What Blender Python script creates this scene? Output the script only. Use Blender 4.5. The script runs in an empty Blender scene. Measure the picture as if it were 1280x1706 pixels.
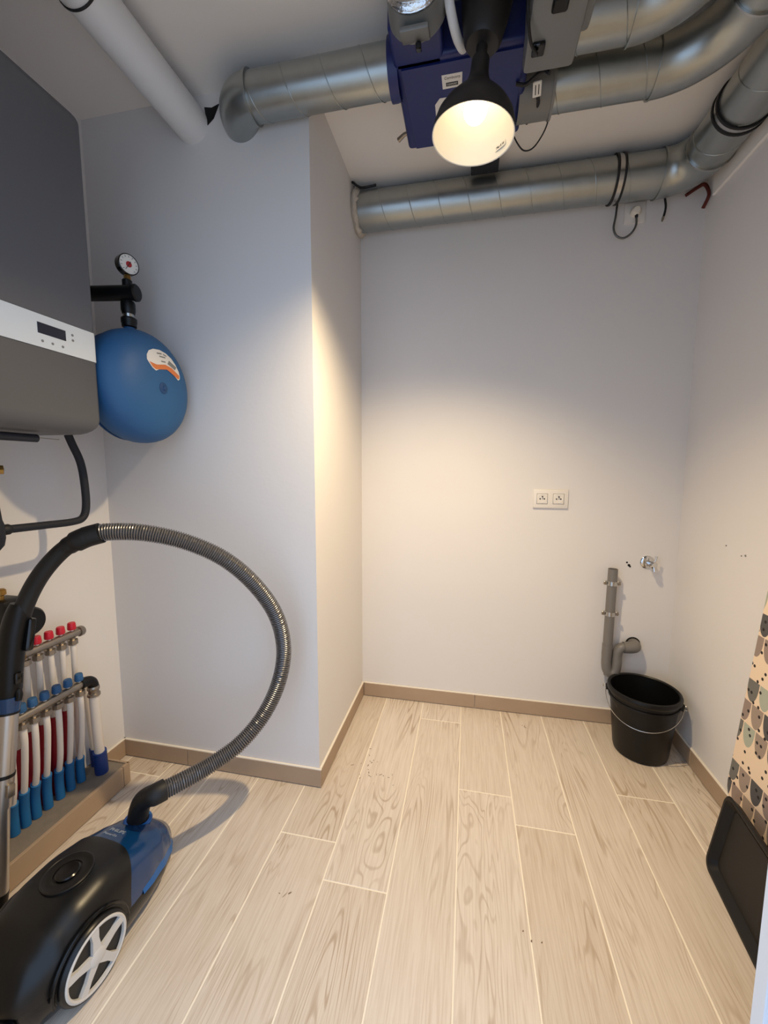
import bpy, bmesh, math, random
from mathutils import Vector, Matrix, Euler
random.seed(7)
D = bpy.data
SC = bpy.context.scene
COL = SC.collection
PI = math.pi

def S(r, g, b):
    f = lambda c: c/12.92 if c <= .04045 else ((c+.055)/1.055)**2.4
    return (f(r/255), f(g/255), f(b/255), 1.0)

# ------------------------------------------------------------------ camera
FPX, YAW, PITCH, ROLL = 674.0, math.radians(11.61), math.radians(6.11), math.radians(.11)
cam_data = D.cameras.new('camera')
cam_data.sensor_fit = 'HORIZONTAL'
cam_data.sensor_width = 36.0
cam_data.lens = FPX/1280*36.0
cam_data.clip_start = .02
cam = D.objects.new('camera', cam_data)
COL.objects.link(cam)
cam.matrix_world = (Matrix.Translation((0, 0, 1.24)) @ Matrix.Rotation(YAW, 4, 'Z')
                    @ Matrix.Rotation(PI/2 - PITCH, 4, 'X') @ Matrix.Rotation(ROLL, 4, 'Z'))
SC.camera = cam

# ------------------------------------------------------------------ daylight (arrives through the doorway behind the camera)
world = D.worlds.new('daylight')
SC.world = world
world.use_nodes = True
bg = world.node_tree.nodes['Background']
bg.inputs['Color'].default_value = (.66, .86, 1.18, 1)
bg.inputs['Strength'].default_value = 1.4
BULB_STRENGTH = 5.0            # the frosted globe itself
LAMP_POWER = 112.0             # reflector bulb, thrown down through the shade's mouth
BULB_COLOR = (1.0, .77, .46, 1)
SC.view_settings.view_transform = 'Standard'
SC.view_settings.look = 'None'
SC.view_settings.gamma = 1.0
SC.view_settings.use_curve_mapping = False
SC.view_settings.exposure = 0.0

# ------------------------------------------------------------------ room numbers (metres)
LW, CY, AX, BY, RX, CZ = -1.434, 1.385, -.54, 2.05, .95, 2.522
FY0, FY1 = .35, .47            # wall with the doorway
DX0, DX1, DZ = -.90, .331, 2.12

# ------------------------------------------------------------------ materials
MATS = {}
def mat(name, color, rough=.5, metal=0.0, noise=0.0, nscale=40, bump=0.0, bscale=200, trans=0.0, emit=None, coat=0.0, spec=.5):
    m = D.materials.new(name); m.use_nodes = True
    nt = m.node_tree; p = nt.nodes['Principled BSDF']
    p.inputs['Base Color'].default_value = color
    p.inputs['Roughness'].default_value = rough
    p.inputs['Metallic'].default_value = metal
    p.inputs['Specular IOR Level'].default_value = spec
    if trans: p.inputs['Transmission Weight'].default_value = trans
    if coat: p.inputs['Coat Weight'].default_value = coat
    if emit:
        p.inputs['Emission Color'].default_value = emit[0]; p.inputs['Emission Strength'].default_value = emit[1]
    if noise or bump:
        tc = nt.nodes.new('ShaderNodeTexCoord')
    if noise:
        n = nt.nodes.new('ShaderNodeTexNoise'); n.inputs['Scale'].default_value = nscale; n.inputs['Detail'].default_value = 4
        nt.links.new(tc.outputs['Object'], n.inputs['Vector'])
        mx = nt.nodes.new('ShaderNodeMix'); mx.data_type = 'RGBA'
        mx.inputs['A'].default_value = tuple(c*(1-noise) for c in color[:3])+(1,)
        mx.inputs['B'].default_value = tuple(min(1, c*(1+noise)) for c in color[:3])+(1,)
        nt.links.new(n.outputs['Fac'], mx.inputs['Factor'])
        nt.links.new(mx.outputs['Result'], p.inputs['Base Color'])
        if metal:
            mr = nt.nodes.new('ShaderNodeMapRange')
            mr.inputs['To Min'].default_value = rough*.75; mr.inputs['To Max'].default_value = rough*1.3
            nt.links.new(n.outputs['Fac'], mr.inputs['Value']); nt.links.new(mr.outputs['Result'], p.inputs['Roughness'])
    if bump:
        n2 = nt.nodes.new('ShaderNodeTexNoise'); n2.inputs['Scale'].default_value = bscale; n2.inputs['Detail'].default_value = 3
        nt.links.new(tc.outputs['Object'], n2.inputs['Vector'])
        b = nt.nodes.new('ShaderNodeBump'); b.inputs['Strength'].default_value = bump; b.inputs['Distance'].default_value = .002
        nt.links.new(n2.outputs['Fac'], b.inputs['Height']); nt.links.new(b.outputs['Normal'], p.inputs['Normal'])
    MATS[name] = m
    return m

mat('wall', S(226, 222, 219), .75, noise=.02, nscale=3, bump=.12, bscale=90)
mat('ceiling', S(234, 229, 223), .85, noise=.02, nscale=4, bump=.15, bscale=120)
mat('grout', S(240, 230, 212), .8)
mat('bead', S(232, 224, 210), .6)
mat('skirt', S(174, 150, 125), .5, noise=.10, nscale=9)
mat('concrete', S(128, 118, 106), .9, noise=.22, nscale=30, bump=.3, bscale=60)
mat('galv', S(168, 172, 170), .33, .95, noise=.10, nscale=28)
mat('galv_dark', S(110, 112, 112), .4, .9, noise=.15, nscale=20)
mat('steel', S(190, 190, 188), .25, 1.0)
mat('chrome', S(215, 215, 215), .08, 1.0)
mat('nickel', S(160, 150, 138), .32, .9, noise=.12, nscale=60)
mat('brass', S(176, 135, 70), .35, .9)
mat('alu', S(196, 192, 188), .28, .95)
mat('foil', S(215, 215, 215), .18, 1.0, bump=1.0, bscale=70)
mat('rubber', S(18, 18, 20), .6)
mat('black', S(9, 9, 10), .42, spec=.35)
mat('black_matte', S(12, 12, 13), .55, noise=.2, nscale=200, bump=.2, bscale=500)
mat('black_gloss', S(10, 10, 12), .16)
mat('foam', S(22, 25, 33), .7)
mat('lampblack', S(30, 27, 25), .5)
mat('lampwhite', S(240, 236, 224), .45)
mat('bulb', (1, 1, 1, 1), .5, emit=(BULB_COLOR, BULB_STRENGTH))
mat('unit_blue', S(22, 35, 96), .42, noise=.06, nscale=30)
mat('port', S(142, 142, 138), .35, trans=.35)
mat('sticker', S(226, 222, 214), .5)
mat('ink', S(50, 48, 48), .6)
mat('greyink', S(128, 128, 126), .6)
mat('orange', S(214, 120, 60), .5)
mat('white_pvc', S(222, 222, 222), .4)
mat('boiler', S(104, 104, 107), .5, .3, noise=.05, nscale=300)
mat('boiler_low', S(96, 95, 95), .5, .3, noise=.04, nscale=300)
mat('panel', S(222, 226, 226), .4)
mat('display', S(40, 42, 52), .2)
mat('vessel', S(34, 86, 134), .55, noise=.03, nscale=10)
mat('vessel_dark', S(18, 62, 108), .5)
mat('white_pex', S(226, 216, 204), .4)
mat('red_cap', S(196, 24, 46), .4)
mat('red_sleeve', S(150, 14, 34), .5)
mat('blue_cap', S(42, 90, 136), .5)
mat('blue_sleeve', S(28, 104, 160), .5)
mat('navy_sleeve', S(20, 52, 120), .5)
mat('grey_pvc', S(116, 112, 108), .42)
mat('outlet', S(232, 226, 218), .35)
mat('hole', S(12, 11, 10), .9)
mat('hose', S(132, 130, 130), .27, .75)
mat('vac_black', S(11, 11, 12), .34, spec=.45)
mat('vac_gloss', S(8, 9, 11), .2, spec=.45)
mat('vac_blue', S(6, 54, 100), .2, coat=.3)
mat('vac_trim', S(18, 92, 160), .3)
mat('vac_white', S(206, 202, 196), .4)
mat('vac_letter', S(150, 158, 170), .4)
mat('bucket', S(11, 11, 12), .42, spec=.35)
mat('frame_white', S(226, 230, 236), .45)
mat('mortar', S(196, 186, 172), .9, noise=.15, nscale=40, bump=1.0, bscale=60)
mat('rust', S(92, 34, 26), .8)
mat('dirt', S(120, 98, 80), .8)
mat('redneedle', S(170, 40, 44), .5)

def wood_material():
    m = D.materials.new('wood_tile'); m.use_nodes = True
    nt = m.node_tree; N = nt.nodes.new; L = nt.links.new; p = nt.nodes['Principled BSDF']
    tc = N('ShaderNodeTexCoord'); oi = N('ShaderNodeObjectInfo')
    off = N('ShaderNodeVectorMath'); off.operation = 'SCALE'
    cmb = N('ShaderNodeCombineXYZ')
    mul = N('ShaderNodeMath'); mul.operation = 'MULTIPLY'; mul.inputs[1].default_value = 37.0
    L(oi.outputs['Random'], mul.inputs[0])
    L(mul.outputs[0], cmb.inputs['X']); L(mul.outputs[0], cmb.inputs['Y']); L(mul.outputs[0], cmb.inputs['Z'])
    add = N('ShaderNodeVectorMath'); add.operation = 'ADD'
    L(tc.outputs['Object'], add.inputs[0]); L(cmb.outputs[0], add.inputs[1])
    # fine streaks along the plank
    mp = N('ShaderNodeMapping'); mp.inputs['Scale'].default_value = (130, 4.0, 1)
    L(add.outputs[0], mp.inputs['Vector'])
    n1 = N('ShaderNodeTexNoise'); n1.inputs['Scale'].default_value = 1.6; n1.inputs['Detail'].default_value = 7; n1.inputs['Roughness'].default_value = .62; n1.inputs['Distortion'].default_value = .5
    L(mp.outputs[0], n1.inputs['Vector'])
    # cathedral figure: bands of a distorted field
    mp2 = N('ShaderNodeMapping'); mp2.inputs['Scale'].default_value = (9, .9, 1)
    L(add.outputs[0], mp2.inputs['Vector'])
    n2 = N('ShaderNodeTexNoise'); n2.inputs['Scale'].default_value = 1.0; n2.inputs['Detail'].default_value = 2; n2.inputs['Distortion'].default_value = 1.2
    L(mp2.outputs[0], n2.inputs['Vector'])
    sn = N('ShaderNodeMath'); sn.operation = 'MULTIPLY'; sn.inputs[1].default_value = 105
    L(n2.outputs['Fac'], sn.inputs[0])
    si = N('ShaderNodeMath'); si.operation = 'SINE'; L(sn.outputs[0], si.inputs[0])
    band = N('ShaderNodeMapRange'); band.inputs['From Min'].default_value = .45; band.inputs['From Max'].default_value = 1.0
    L(si.outputs[0], band.inputs['Value'])
    # patchiness: figure is strong in some places only
    mp3 = N('ShaderNodeMapping'); mp3.inputs['Scale'].default_value = (4, 1.6, 1); L(add.outputs[0], mp3.inputs['Vector'])
    n3 = N('ShaderNodeTexNoise'); n3.inputs['Scale'].default_value = 1.3; L(mp3.outputs[0], n3.inputs['Vector'])
    pm = N('ShaderNodeMapRange'); pm.inputs['From Min'].default_value = .42; pm.inputs['From Max'].default_value = .68
    L(n3.outputs['Fac'], pm.inputs['Value'])
    fig = N('ShaderNodeMath'); fig.operation = 'MULTIPLY'; L(band.outputs[0], fig.inputs[0]); L(pm.outputs[0], fig.inputs[1])
    cr = N('ShaderNodeValToRGB')
    cr.color_ramp.elements[0].position = .25; cr.color_ramp.elements[0].color = S(196, 180, 162)
    cr.color_ramp.elements[1].position = .58; cr.color_ramp.elements[1].color = S(217, 205, 191)
    L(n1.outputs['Fac'], cr.inputs['Fac'])
    mx = N('ShaderNodeMix'); mx.data_type = 'RGBA'; mx.blend_type = 'MULTIPLY'
    mx.inputs['B'].default_value = S(214, 203, 191)
    L(fig.outputs[0], mx.inputs['Factor']); L(cr.outputs['Color'], mx.inputs['A'])
    # per-plank tone
    hs = N('ShaderNodeHueSaturation')
    vr = N('ShaderNodeMapRange'); vr.inputs['To Min'].default_value = .93; vr.inputs['To Max'].default_value = 1.06
    L(oi.outputs['Random'], vr.inputs['Value']); L(vr.outputs[0], hs.inputs['Value'])
    sr = N('ShaderNodeMapRange'); sr.inputs['To Min'].default_value = 1.1; sr.inputs['To Max'].default_value = .85
    L(oi.outputs['Random'], sr.inputs['Value']); L(sr.outputs[0], hs.inputs['Saturation'])
    L(mx.outputs['Result'], hs.inputs['Color'])
    L(hs.outputs['Color'], p.inputs['Base Color'])
    p.inputs['Roughness'].default_value = .42
    b = N('ShaderNodeBump'); b.inputs['Strength'].default_value = .12; b.inputs['Distance'].default_value = .001
    L(n1.outputs['Fac'], b.inputs['Height']); L(b.outputs['Normal'], p.inputs['Normal'])
    MATS['wood'] = m
wood_material()

def fabric_material():
    # cream cotton printed with rows of scallops and ink dots; local x = across, local z = up
    m = D.materials.new('printed_cotton'); m.use_nodes = True
    nt = m.node_tree; N = nt.nodes.new; L = nt.links.new; p = nt.nodes['Principled BSDF']
    def M(op, a, b=None, c=None):
        n = N('ShaderNodeMath'); n.operation = op
        for i, v in enumerate((a, b, c)):
            if v is None: continue
            if isinstance(v, (int, float)): n.inputs[i].default_value = v
            else: L(v, n.inputs[i])
        return n.outputs[0]
    tc = N('ShaderNodeTexCoord'); sp = N('ShaderNodeSeparateXYZ'); L(tc.outputs['Object'], sp.inputs[0])
    y, z = sp.outputs['Y'], sp.outputs['Z']
    rh = .070; cw = .052
    v = M('DIVIDE', M('ADD', z, .032), rh); row = M('FLOOR', v); t = M('SUBTRACT', 1.0, M('FRACT', v))   # t: 0 at the row's top line
    u = M('ADD', M('DIVIDE', y, cw), M('MULTIPLY', row, .37)); cell = M('FLOOR', u); fu = M('SUBTRACT', M('FRACT', u), .5)
    inside = M('LESS_THAN', M('ADD', M('POWER', M('DIVIDE', M('ABSOLUTE', fu), .47), 2.0), M('POWER', M('DIVIDE', t, .96), 2.6)), 1.0)
    rm = M('MODULO', M('ADD', row, 60.0), 4.0)          # every fourth row stays plain
    plain = M('COMPARE', rm, 1.0, .3)
    inside = M('MULTIPLY', inside, M('SUBTRACT', 1.0, M('MINIMUM', plain, 1.0)))
    cv = N('ShaderNodeCombineXYZ'); L(cell, cv.inputs[0]); L(row, cv.inputs[1])
    wn = N('ShaderNodeTexWhiteNoise'); L(cv.outputs[0], wn.inputs['Vector'])
    cr = N('ShaderNodeValToRGB'); cr.color_ramp.interpolation = 'CONSTANT'
    e = cr.color_ramp.elements
    e[0].position = 0; e[0].color = S(150, 132, 122)
    e[1].position = .3; e[1].color = S(172, 176, 160)
    for pos, c in ((.55, S(112, 110, 104)), (.75, S(84, 82, 82)), (.88, S(160, 142, 128))):
        x = e.new(pos); x.color = c
    L(wn.outputs['Value'], cr.inputs['Fac'])
    mx = N('ShaderNodeMix'); mx.data_type = 'RGBA'; mx.inputs['A'].default_value = S(236, 212, 184)
    L(inside, mx.inputs['Factor']); L(cr.outputs['Color'], mx.inputs['B'])
    vc = N('ShaderNodeCombineXYZ'); L(M('MULTIPLY', y, 27.0), vc.inputs[0]); L(M('MULTIPLY', z, 27.0), vc.inputs[1])
    vo = N('ShaderNodeTexVoronoi'); vo.voronoi_dimensions = '2D'; vo.inputs['Scale'].default_value = 1.0; vo.inputs['Randomness'].default_value = .85
    L(vc.outputs[0], vo.inputs['Vector'])
    dot = M('LESS_THAN', vo.outputs['Distance'], .13)
    mx2 = N('ShaderNodeMix'); mx2.data_type = 'RGBA'; mx2.inputs['B'].default_value = S(34, 28, 30)
    L(dot, mx2.inputs['Factor']); L(mx.outputs['Result'], mx2.inputs['A'])
    L(mx2.outputs['Result'], p.inputs['Base Color'])
    p.inputs['Roughness'].default_value = .85
    MATS['fabric'] = m
fabric_material()

# ------------------------------------------------------------------ mesh helpers
WM = {}                          # world matrix of every object built
class MB:
    def __init__(s): s.v = []; s.f = []
    def add(s, vs, fs, T=None):
        n = len(s.v)
        s.v += [tuple(T @ Vector(v)) if T else tuple(v) for v in vs]
        s.f += [tuple(i+n for i in f) for f in fs]
        return s
    def box(s, x0, x1, y0, y1, z0, z1, bev=0.0, seg=2, T=None):
        bm = bmesh.new(); bmesh.ops.create_cube(bm, size=1)
        for v in bm.verts:
            v.co = ((x0+x1)/2+v.co.x*(x1-x0), (y0+y1)/2+v.co.y*(y1-y0), (z0+z1)/2+v.co.z*(z1-z0))
        if bev:
            bmesh.ops.bevel(bm, geom=bm.edges[:], offset=bev, segments=seg, profile=.5, affect='EDGES')
        bm.verts.index_update()
        s.add([v.co[:] for v in bm.verts], [[v.index for v in f.verts] for f in bm.faces], T); bm.free()
        return s
    def tube(s, path, r, n=16, caps=True, T=None, inner=None):
        P = [Vector(p) for p in path]; R = r if isinstance(r, (list, tuple)) else [r]*len(P)
        tang = []
        for i in range(len(P)):
            d = P[min(i+1, len(P)-1)]-P[max(i-1, 0)]
            tang.append(d.normalized() if d.length > 1e-9 else Vector((0, 0, 1)))
        up = Vector((0, 0, 1)) if abs(tang[0].z) < .9 else Vector((1, 0, 0))
        a = tang[0].cross(up).normalized()
        vs = []; fs = []
        for i, p in enumerate(P):
            a = (a-tang[i]*a.dot(tang[i])).normalized(); b = tang[i].cross(a)
            for k in range(n):
                w = 2*PI*k/n
                vs.append(p+(a*math.cos(w)+b*math.sin(w))*R[i])
        for i in range(len(P)-1):
            for k in range(n):
                fs.append((i*n+k, i*n+(k+1) % n, (i+1)*n+(k+1) % n, (i+1)*n+k))
        if caps:
            fs.append(tuple(range(n-1, -1, -1))); fs.append(tuple((len(P)-1)*n+k for k in range(n)))
        return s.add(vs, fs, T)
    def lathe(s, prof, n=32, T=None, close=False):
        vs = []; fs = []
        for r, z in prof:
            for k in range(n):
                w = 2*PI*k/n; vs.append((r*math.cos(w), r*math.sin(w), z))
        m = len(prof)
        for i in range(m-1 if not close else m):
            j = (i+1) % m
            for k in range(n):
                fs.append((i*n+k, i*n+(k+1) % n, j*n+(k+1) % n, j*n+k))
        if not close:
            if prof[0][0] > 1e-6: fs.append(tuple(range(n-1, -1, -1)))
            if prof[-1][0] > 1e-6: fs.append(tuple((m-1)*n+k for k in range(n)))
        return s.add(vs, fs, T)
    def prism(s, poly, z0, z1, T=None):
        n = len(poly)
        vs = [(x, y, z0) for x, y in poly]+[(x, y, z1) for x, y in poly]
        fs = [tuple(range(n-1, -1, -1)), tuple(range(n, 2*n))]+[(i, (i+1) % n, n+(i+1) % n, n+i) for i in range(n)]
        return s.add(vs, fs, T)
    def build(s, name, m, parent=None, smooth=True, origin=None, T=None):
        """parent: vertices are in world space (or in T); origin: place of a thing that is one mesh"""
        V = [Vector(v) for v in s.v]
        if T is not None: V = [T @ v for v in V]
        me = D.meshes.new(name)
        if parent is not None:
            inv = WM[parent.name].inverted(); V = [inv @ v for v in V]; Wm = WM[parent.name]
        else:
            o0 = Vector(origin) if origin else Vector((0, 0, 0)); V = [v-o0 for v in V]; Wm = Matrix.Translation(o0)
        me.from_pydata([v[:] for v in V], [], s.f)
        bm = bmesh.new(); bm.from_mesh(me)
        bmesh.ops.remove_doubles(bm, verts=bm.verts, dist=1e-6)
        bmesh.ops.recalc_face_normals(bm, faces=bm.faces)
        bm.to_mesh(me); bm.free()
        if smooth:
            for p in me.polygons: p.use_smooth = True
            try: me.set_sharp_from_angle(angle=math.radians(38))
            except Exception: pass
        me.materials.append(MATS[m])
        o = D.objects.new(name, me); COL.objects.link(o)
        if parent is not None: o.parent = parent
        else: o.location = Wm.translation
        WM[o.name] = Wm
        return o

def thing(name, label, cat, loc, group=None, rotz=0):
    o = D.objects.new(name, None); o.empty_display_size = .05; COL.objects.link(o)
    o.location = loc; o.rotation_euler = (0, 0, rotz)
    WM[o.name] = Matrix.Translation(Vector(loc)) @ Matrix.Rotation(rotz, 4, 'Z')
    return tag(o, label, cat, group)
def tag(o, label, cat, group=None):
    o['label'] = label; o['category'] = cat
    if group: o['group'] = group
    return o
def struct(o, label=None):
    o['kind'] = 'structure'
    if label: o['label'] = label; o['category'] = o.name.split('_')[0]
    return o
def frame(origin, zdir, xhint=(1, 0, 0)):
    z = Vector(zdir).normalized(); x = Vector(xhint); x = (x-z*x.dot(z))
    if x.length < 1e-5: x = Vector((0, 1, 0)); x = x-z*x.dot(z)
    x.normalize(); y = z.cross(x)
    return Matrix.Translation(Vector(origin)) @ Matrix((x, y, z)).transposed().to_4x4()
def smooth_path(pts, sub=8):
    P = [Vector(p) for p in pts]; out = []
    for i in range(len(P)-1):
        p0 = P[i-1] if i else P[0]*2-P[1]; p1 = P[i]; p2 = P[i+1]; p3 = P[i+2] if i+2 < len(P) else P[-1]*2-P[-2]
        for k in range(sub):
            t = k/sub
            out.append(.5*((2*p1)+(p2-p0)*t+(2*p0-5*p1+4*p2-p3)*t*t+(3*p1-p0-3*p2+p3)*t**3))
    out.append(P[-1]); return out
def elbow(p, d0, d1, R, seg=12):
    """arc that starts at p heading d0 and ends heading d1 (perpendicular), radius R"""
    d0 = Vector(d0); d1 = Vector(d1); c = Vector(p)+d1*R
    return [c-d1*R*math.cos(k/seg*PI/2)+d0*R*math.sin(k/seg*PI/2) for k in range(seg+1)]
def text_mesh(body, size, m, parent, T, name='lettering', extrude=.0002, width=None):
    cu = D.curves.new(name, 'FONT'); cu.body = body; cu.size = size; cu.extrude = extrude
    cu.align_x = 'CENTER'; cu.align_y = 'CENTER'
    tmp = D.objects.new(name+'_tmp', cu); COL.objects.link(tmp)
    dg = bpy.context.evaluated_depsgraph_get()
    me = D.meshes.new_from_object(tmp.evaluated_get(dg))
    D.objects.remove(tmp); D.curves.remove(cu)
    xs = [v.co.x for v in me.vertices]; sx = width/(max(xs)-min(xs)) if width else 1
    inv = WM[parent.name].inverted()
    for v in me.vertices: v.co = inv @ (T @ Vector((v.co.x*sx, v.co.y, v.co.z)))
    me.materials.clear(); me.materials.append(MATS[m])
    o = D.objects.new(name, me); COL.objects.link(o); o.parent = parent; WM[o.name] = WM[parent.name]
    return o

# ================================================================== STRUCTURE
fl = struct(MB().box(LW-.1, RX+.1, -1.6, BY+.1, -.08, -.0008).build('floor', 'grout', smooth=False))
fl['label'] = 'light wood-look plank tile floor with cream grout lines'; fl['category'] = 'floor'
X0, PW, G = -.005, .198, .0021
lines = [LW]+[X0+PW*k for k in range(-7, 5)]+[RX]
joints = {-8: [.9], -7: [.35, 1.3], -6: [.75], -5: [.5, 1.62], -4: [.56], -3: [-.03, 1.168], -2: [-.16, 1.043], -1: [.655, 1.899],
          0: [.282, 1.482], 1: [.161, 1.361], 2: [.60], 3: [.377, 1.577], 4: [.95]}
for i in range(len(lines)-1):
    k = i-8
    ys = [-.6]+joints.get(k, [])+[BY]
    for j in range(len(ys)-1):
        x0, x1, y0, y1 = lines[i]+G, lines[i+1]-G, ys[j]+G, ys[j+1]-G
        b = MB().box(-(x1-x0)/2, (x1-x0)/2, -(y1-y0)/2, (y1-y0)/2, -.006, 0, .0008, 1)
        o = b.build('plank', 'wood', None, smooth=False)
        o.parent = fl; o.location = ((x0+x1)/2, (y0+y1)/2, 0)

struct(MB().box(LW-.1, RX+.1, FY0, BY+.1, CZ, CZ+.1).build('ceiling', 'ceiling', smooth=False))
struct(MB().box(LW-.1, LW, FY0, CY, 0, CZ).build('wall_left', 'wall', smooth=False))
wc = struct(MB().box(LW-.1, AX, CY, BY+.1, 0, CZ).build('wall_column', 'wall', smooth=False))
wb = struct(MB().box(AX, RX+.1, BY, BY+.1, 0, CZ).build('wall_back', 'wall', smooth=False))
wr = struct(MB().box(RX, RX+.1, FY0, BY, 0, CZ).build('wall_right', 'wall', smooth=False))
struct(MB().box(LW, DX0, FY0, FY1, 0, CZ).box(DX1+.02, RX, FY0, FY1, 0, CZ).box(DX0, DX1+.02, FY0, FY1, DZ, CZ).build('wall_front', 'wall', smooth=False))
dj = MB().box(DX1, DX1+.02, FY0-.012, FY1+.004, 0, DZ, .002, 1).box(DX1-.012, DX1+.02, FY1-.030, FY1-.012, 0, DZ, .001, 1)
dj.box(DX0-.02, DX0, FY0-.012, FY1+.004, 0, DZ, .002, 1).box(DX0-.02, DX1+.02, FY0-.012, FY1+.004, DZ-.02, DZ, .002, 1)
struct(dj.build('door_1', 'frame_white', smooth=False))
# boxing strip high on the right wall
struct(MB().box(RX-.012, RX, FY1, 1.985, 2.335, CZ, .002, 1).build('trim_1', 'ceiling', smooth=False))

# baseboards: tile pieces, each with a pale sealant bead on top
BH, BT = .074, .010
def baseboard(name, pieces, bead):
    bd = MB()
    for b in bead: bd.box(*b, .0015, 1)
    o = struct(bd.build(name, 'bead', smooth=False))
    for p in pieces: MB().box(*p, .0012, 1).build('tile', 'skirt', o, smooth=False)
    return o
def run_x(x0, x1, y, cuts=()):
    xs = [x0]+list(cuts)+[x1]
    return [(xs[i]+.001, xs[i+1]-.001, y-BT, y, .003, BH) for i in range(len(xs)-1)], [(x0, x1, y-BT*.9, y, BH-.003, BH+.0035)]
p_, b_ = run_x(AX+BT, RX, BY, (.064,)); baseboard('baseboard_back', p_, b_)
p_, b_ = run_x(LW, AX+BT, CY, (-1.12,)); baseboard('baseboard_column', p_[0:1]+p_[1:], b_)
baseboard('baseboard_side', [(AX, AX+BT, CY+.001, 1.72, .003, BH), (AX, AX+BT, 1.722, BY-BT, .003, BH)], [(AX, AX+BT*.9, CY, BY, BH-.003, BH+.0035)])
baseboard('baseboard_right', [(RX-BT, RX, FY1, .9, .003, BH), (RX-BT, RX, .902, 1.8, .003, BH), (RX-BT, RX, 1.802, BY-BT, .003, BH)], [(RX-BT*.9, RX, FY1, BY, BH-.003, BH+.0035)])
baseboard('baseboard_left', [(LW, LW+BT, 1.262, CY-BT, .003, BH)], [(LW, LW+BT*.9, 1.262, CY, BH-.003, BH+.0035)])
# low plinth along the left wall, tiled on its face
pl = struct(MB().box(LW, -1.296, FY1, 1.248, 0, .080, .004, 2).build('trim_2', 'concrete', smooth=False))
ys = [FY1, .66, 1.225, 1.256]
for i in range(3):
    MB().box(-1.296, -1.285, ys[i]+.001, ys[i+1]-.001, .003, .083, .001, 1).build('tile', 'skirt', pl, smooth=False)
MB().box(LW+.001, -1.286, 1.248, 1.256, .003, .083, .001, 1).build('tile', 'skirt', pl, smooth=False)

# small screw holes in the walls
for (x, z, r) in ((.741, .806, .0042), (.750, .793, .006), (.755, .787, .0045)):
    MB().lathe([(r, 0), (r*.6, .002), (0, .002)], 10, frame((x, BY-.001, z), (0, -1, 0))).build('screw_hole', 'hole', wb)
for (y, z, r) in ((1.709, .958, .003), (1.60, .943, .004), (1.62, .938, .0025)):
    MB().lathe([(r, 0), (r*.6, .002), (0, .002)], 10, frame((RX-.001, y, z), (-1, 0, 0))).build('screw_hole', 'greyink', wr)

# ================================================================== DUCTS
def helix(a, d, length, r, pitch, phase=0, n=20):
    """points of a seam winding round an axis"""
    a = Vector(a); d = Vector(d).normalized(); u = Vector((0, 0, 1)); v = d.cross(u)
    k = int(length/pitch*n)
    return [a+d*(i/n*pitch)+(u*math.cos(2*PI*i/n+phase)+v*math.sin(2*PI*i/n+phase))*r for i in range(k+1)]
def ring(c, d, r, w, rt, parent, name, m):
    return MB().lathe([(r, -w/2), (rt, -w/2), (rt, w/2), (r, w/2)], 40, frame(c, d), close=True).build(name, m, parent)

def duct_clamp(c, d, r, parent):
    k = MB().lathe([(r, -.012), (r+.004, -.012), (r+.004, .012), (r, .012)], 40, frame(c, d), close=True).build('pipe_clamp', 'steel', parent)
    for s in (-1, 1):
        cc = Vector(c)+Vector(d).normalized()*s*.013
        MB().lathe([(r, -.004), (r+.007, -.004), (r+.007, .004), (r, .004)], 40, frame(cc, d), close=True).build('rubber_ring', 'rubber', k)
    return k

# left duct: from the fan unit to the column wall
dY, dZ, dr = 1.312, 2.416, .0625
t = thing('spiral_duct', 'galvanised spiral duct between blue fan box and left column wall', 'duct', (-.5, dY, dZ-dr))
xe = -.698
MB().tube([(-.225, dY, dZ), (xe, dY, dZ)], dr, 40, False).build('duct_tube', 'galv', t)
MB().tube(helix((-.24, dY, dZ), (-1, 0, 0), .45, dr+.0006, .125, .6), .0017, 6).build('seam', 'galv', t)
el = elbow((xe, dY, dZ), (-1, 0, 0), (0, 1, 0), .082)
e_ = MB().tube(el+[(xe-.082, CY+.03, dZ)], dr+.0035, 40, False).build('elbow', 'galv', t)
ring((xe, dY, dZ), (1, 0, 0), dr, .006, dr+.0065, e_, 'bead', 'galv')
ring((xe-.004, dY, dZ), (1, 0, 0), dr, .004, dr+.005, e_, 'bead', 'galv')

# back duct: along the back wall, elbow, then forward beside the right wall
bY, bZ, br = 1.957, 2.424, .08
t = thing('spiral_duct', 'long galvanised spiral duct running under ceiling along the back wall', 'duct', (.2, bY, bZ-br))
xb = .728
MB().tube([(AX-.03, bY, bZ), (xb, bY, bZ)], br, 44, False).build('duct_tube', 'galv', t)
MB().tube(helix((AX+.02, bY, bZ), (1, 0, 0), xb-AX-.04, br+.0006, .125, 2.2), .0017, 6).build('seam', 'galv', t)
Rb = .125
el = elbow((xb, bY, bZ), (1, 0, 0), (0, -1, 0), Rb, 16)
e_ = MB().tube(el, br+.0035, 44, False).build('elbow', 'galv', t)
ring((xb, bY, bZ), (1, 0, 0), br, .006, br+.0065, e_, 'bead', 'galv')
ring((xb+Rb, bY-Rb, bZ), (0, 1, 0), br, .006, br+.0065, e_, 'bead', 'steel')
xl = xb+Rb
MB().tube([(xl, bY-Rb, bZ), (xl, FY1, bZ)], br, 44, False).build('duct_tube', 'galv', t)
MB().tube(helix((xl, bY-Rb-.03, bZ), (0, -1, 0), 1.25, br+.0006, .125, 1.0), .0017, 6).build('seam', 'galv', t)
duct_clamp((.57, bY, bZ), (1, 0, 0), br, t)
duct_clamp((xl, 1.655, bZ), (0, 1, 0), br, t)
MB().box(-.015, .095, 1.80, 1.875, 2.462, CZ, .003, 1).build('ceiling_bracket', 'foam', t, smooth=False)
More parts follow.
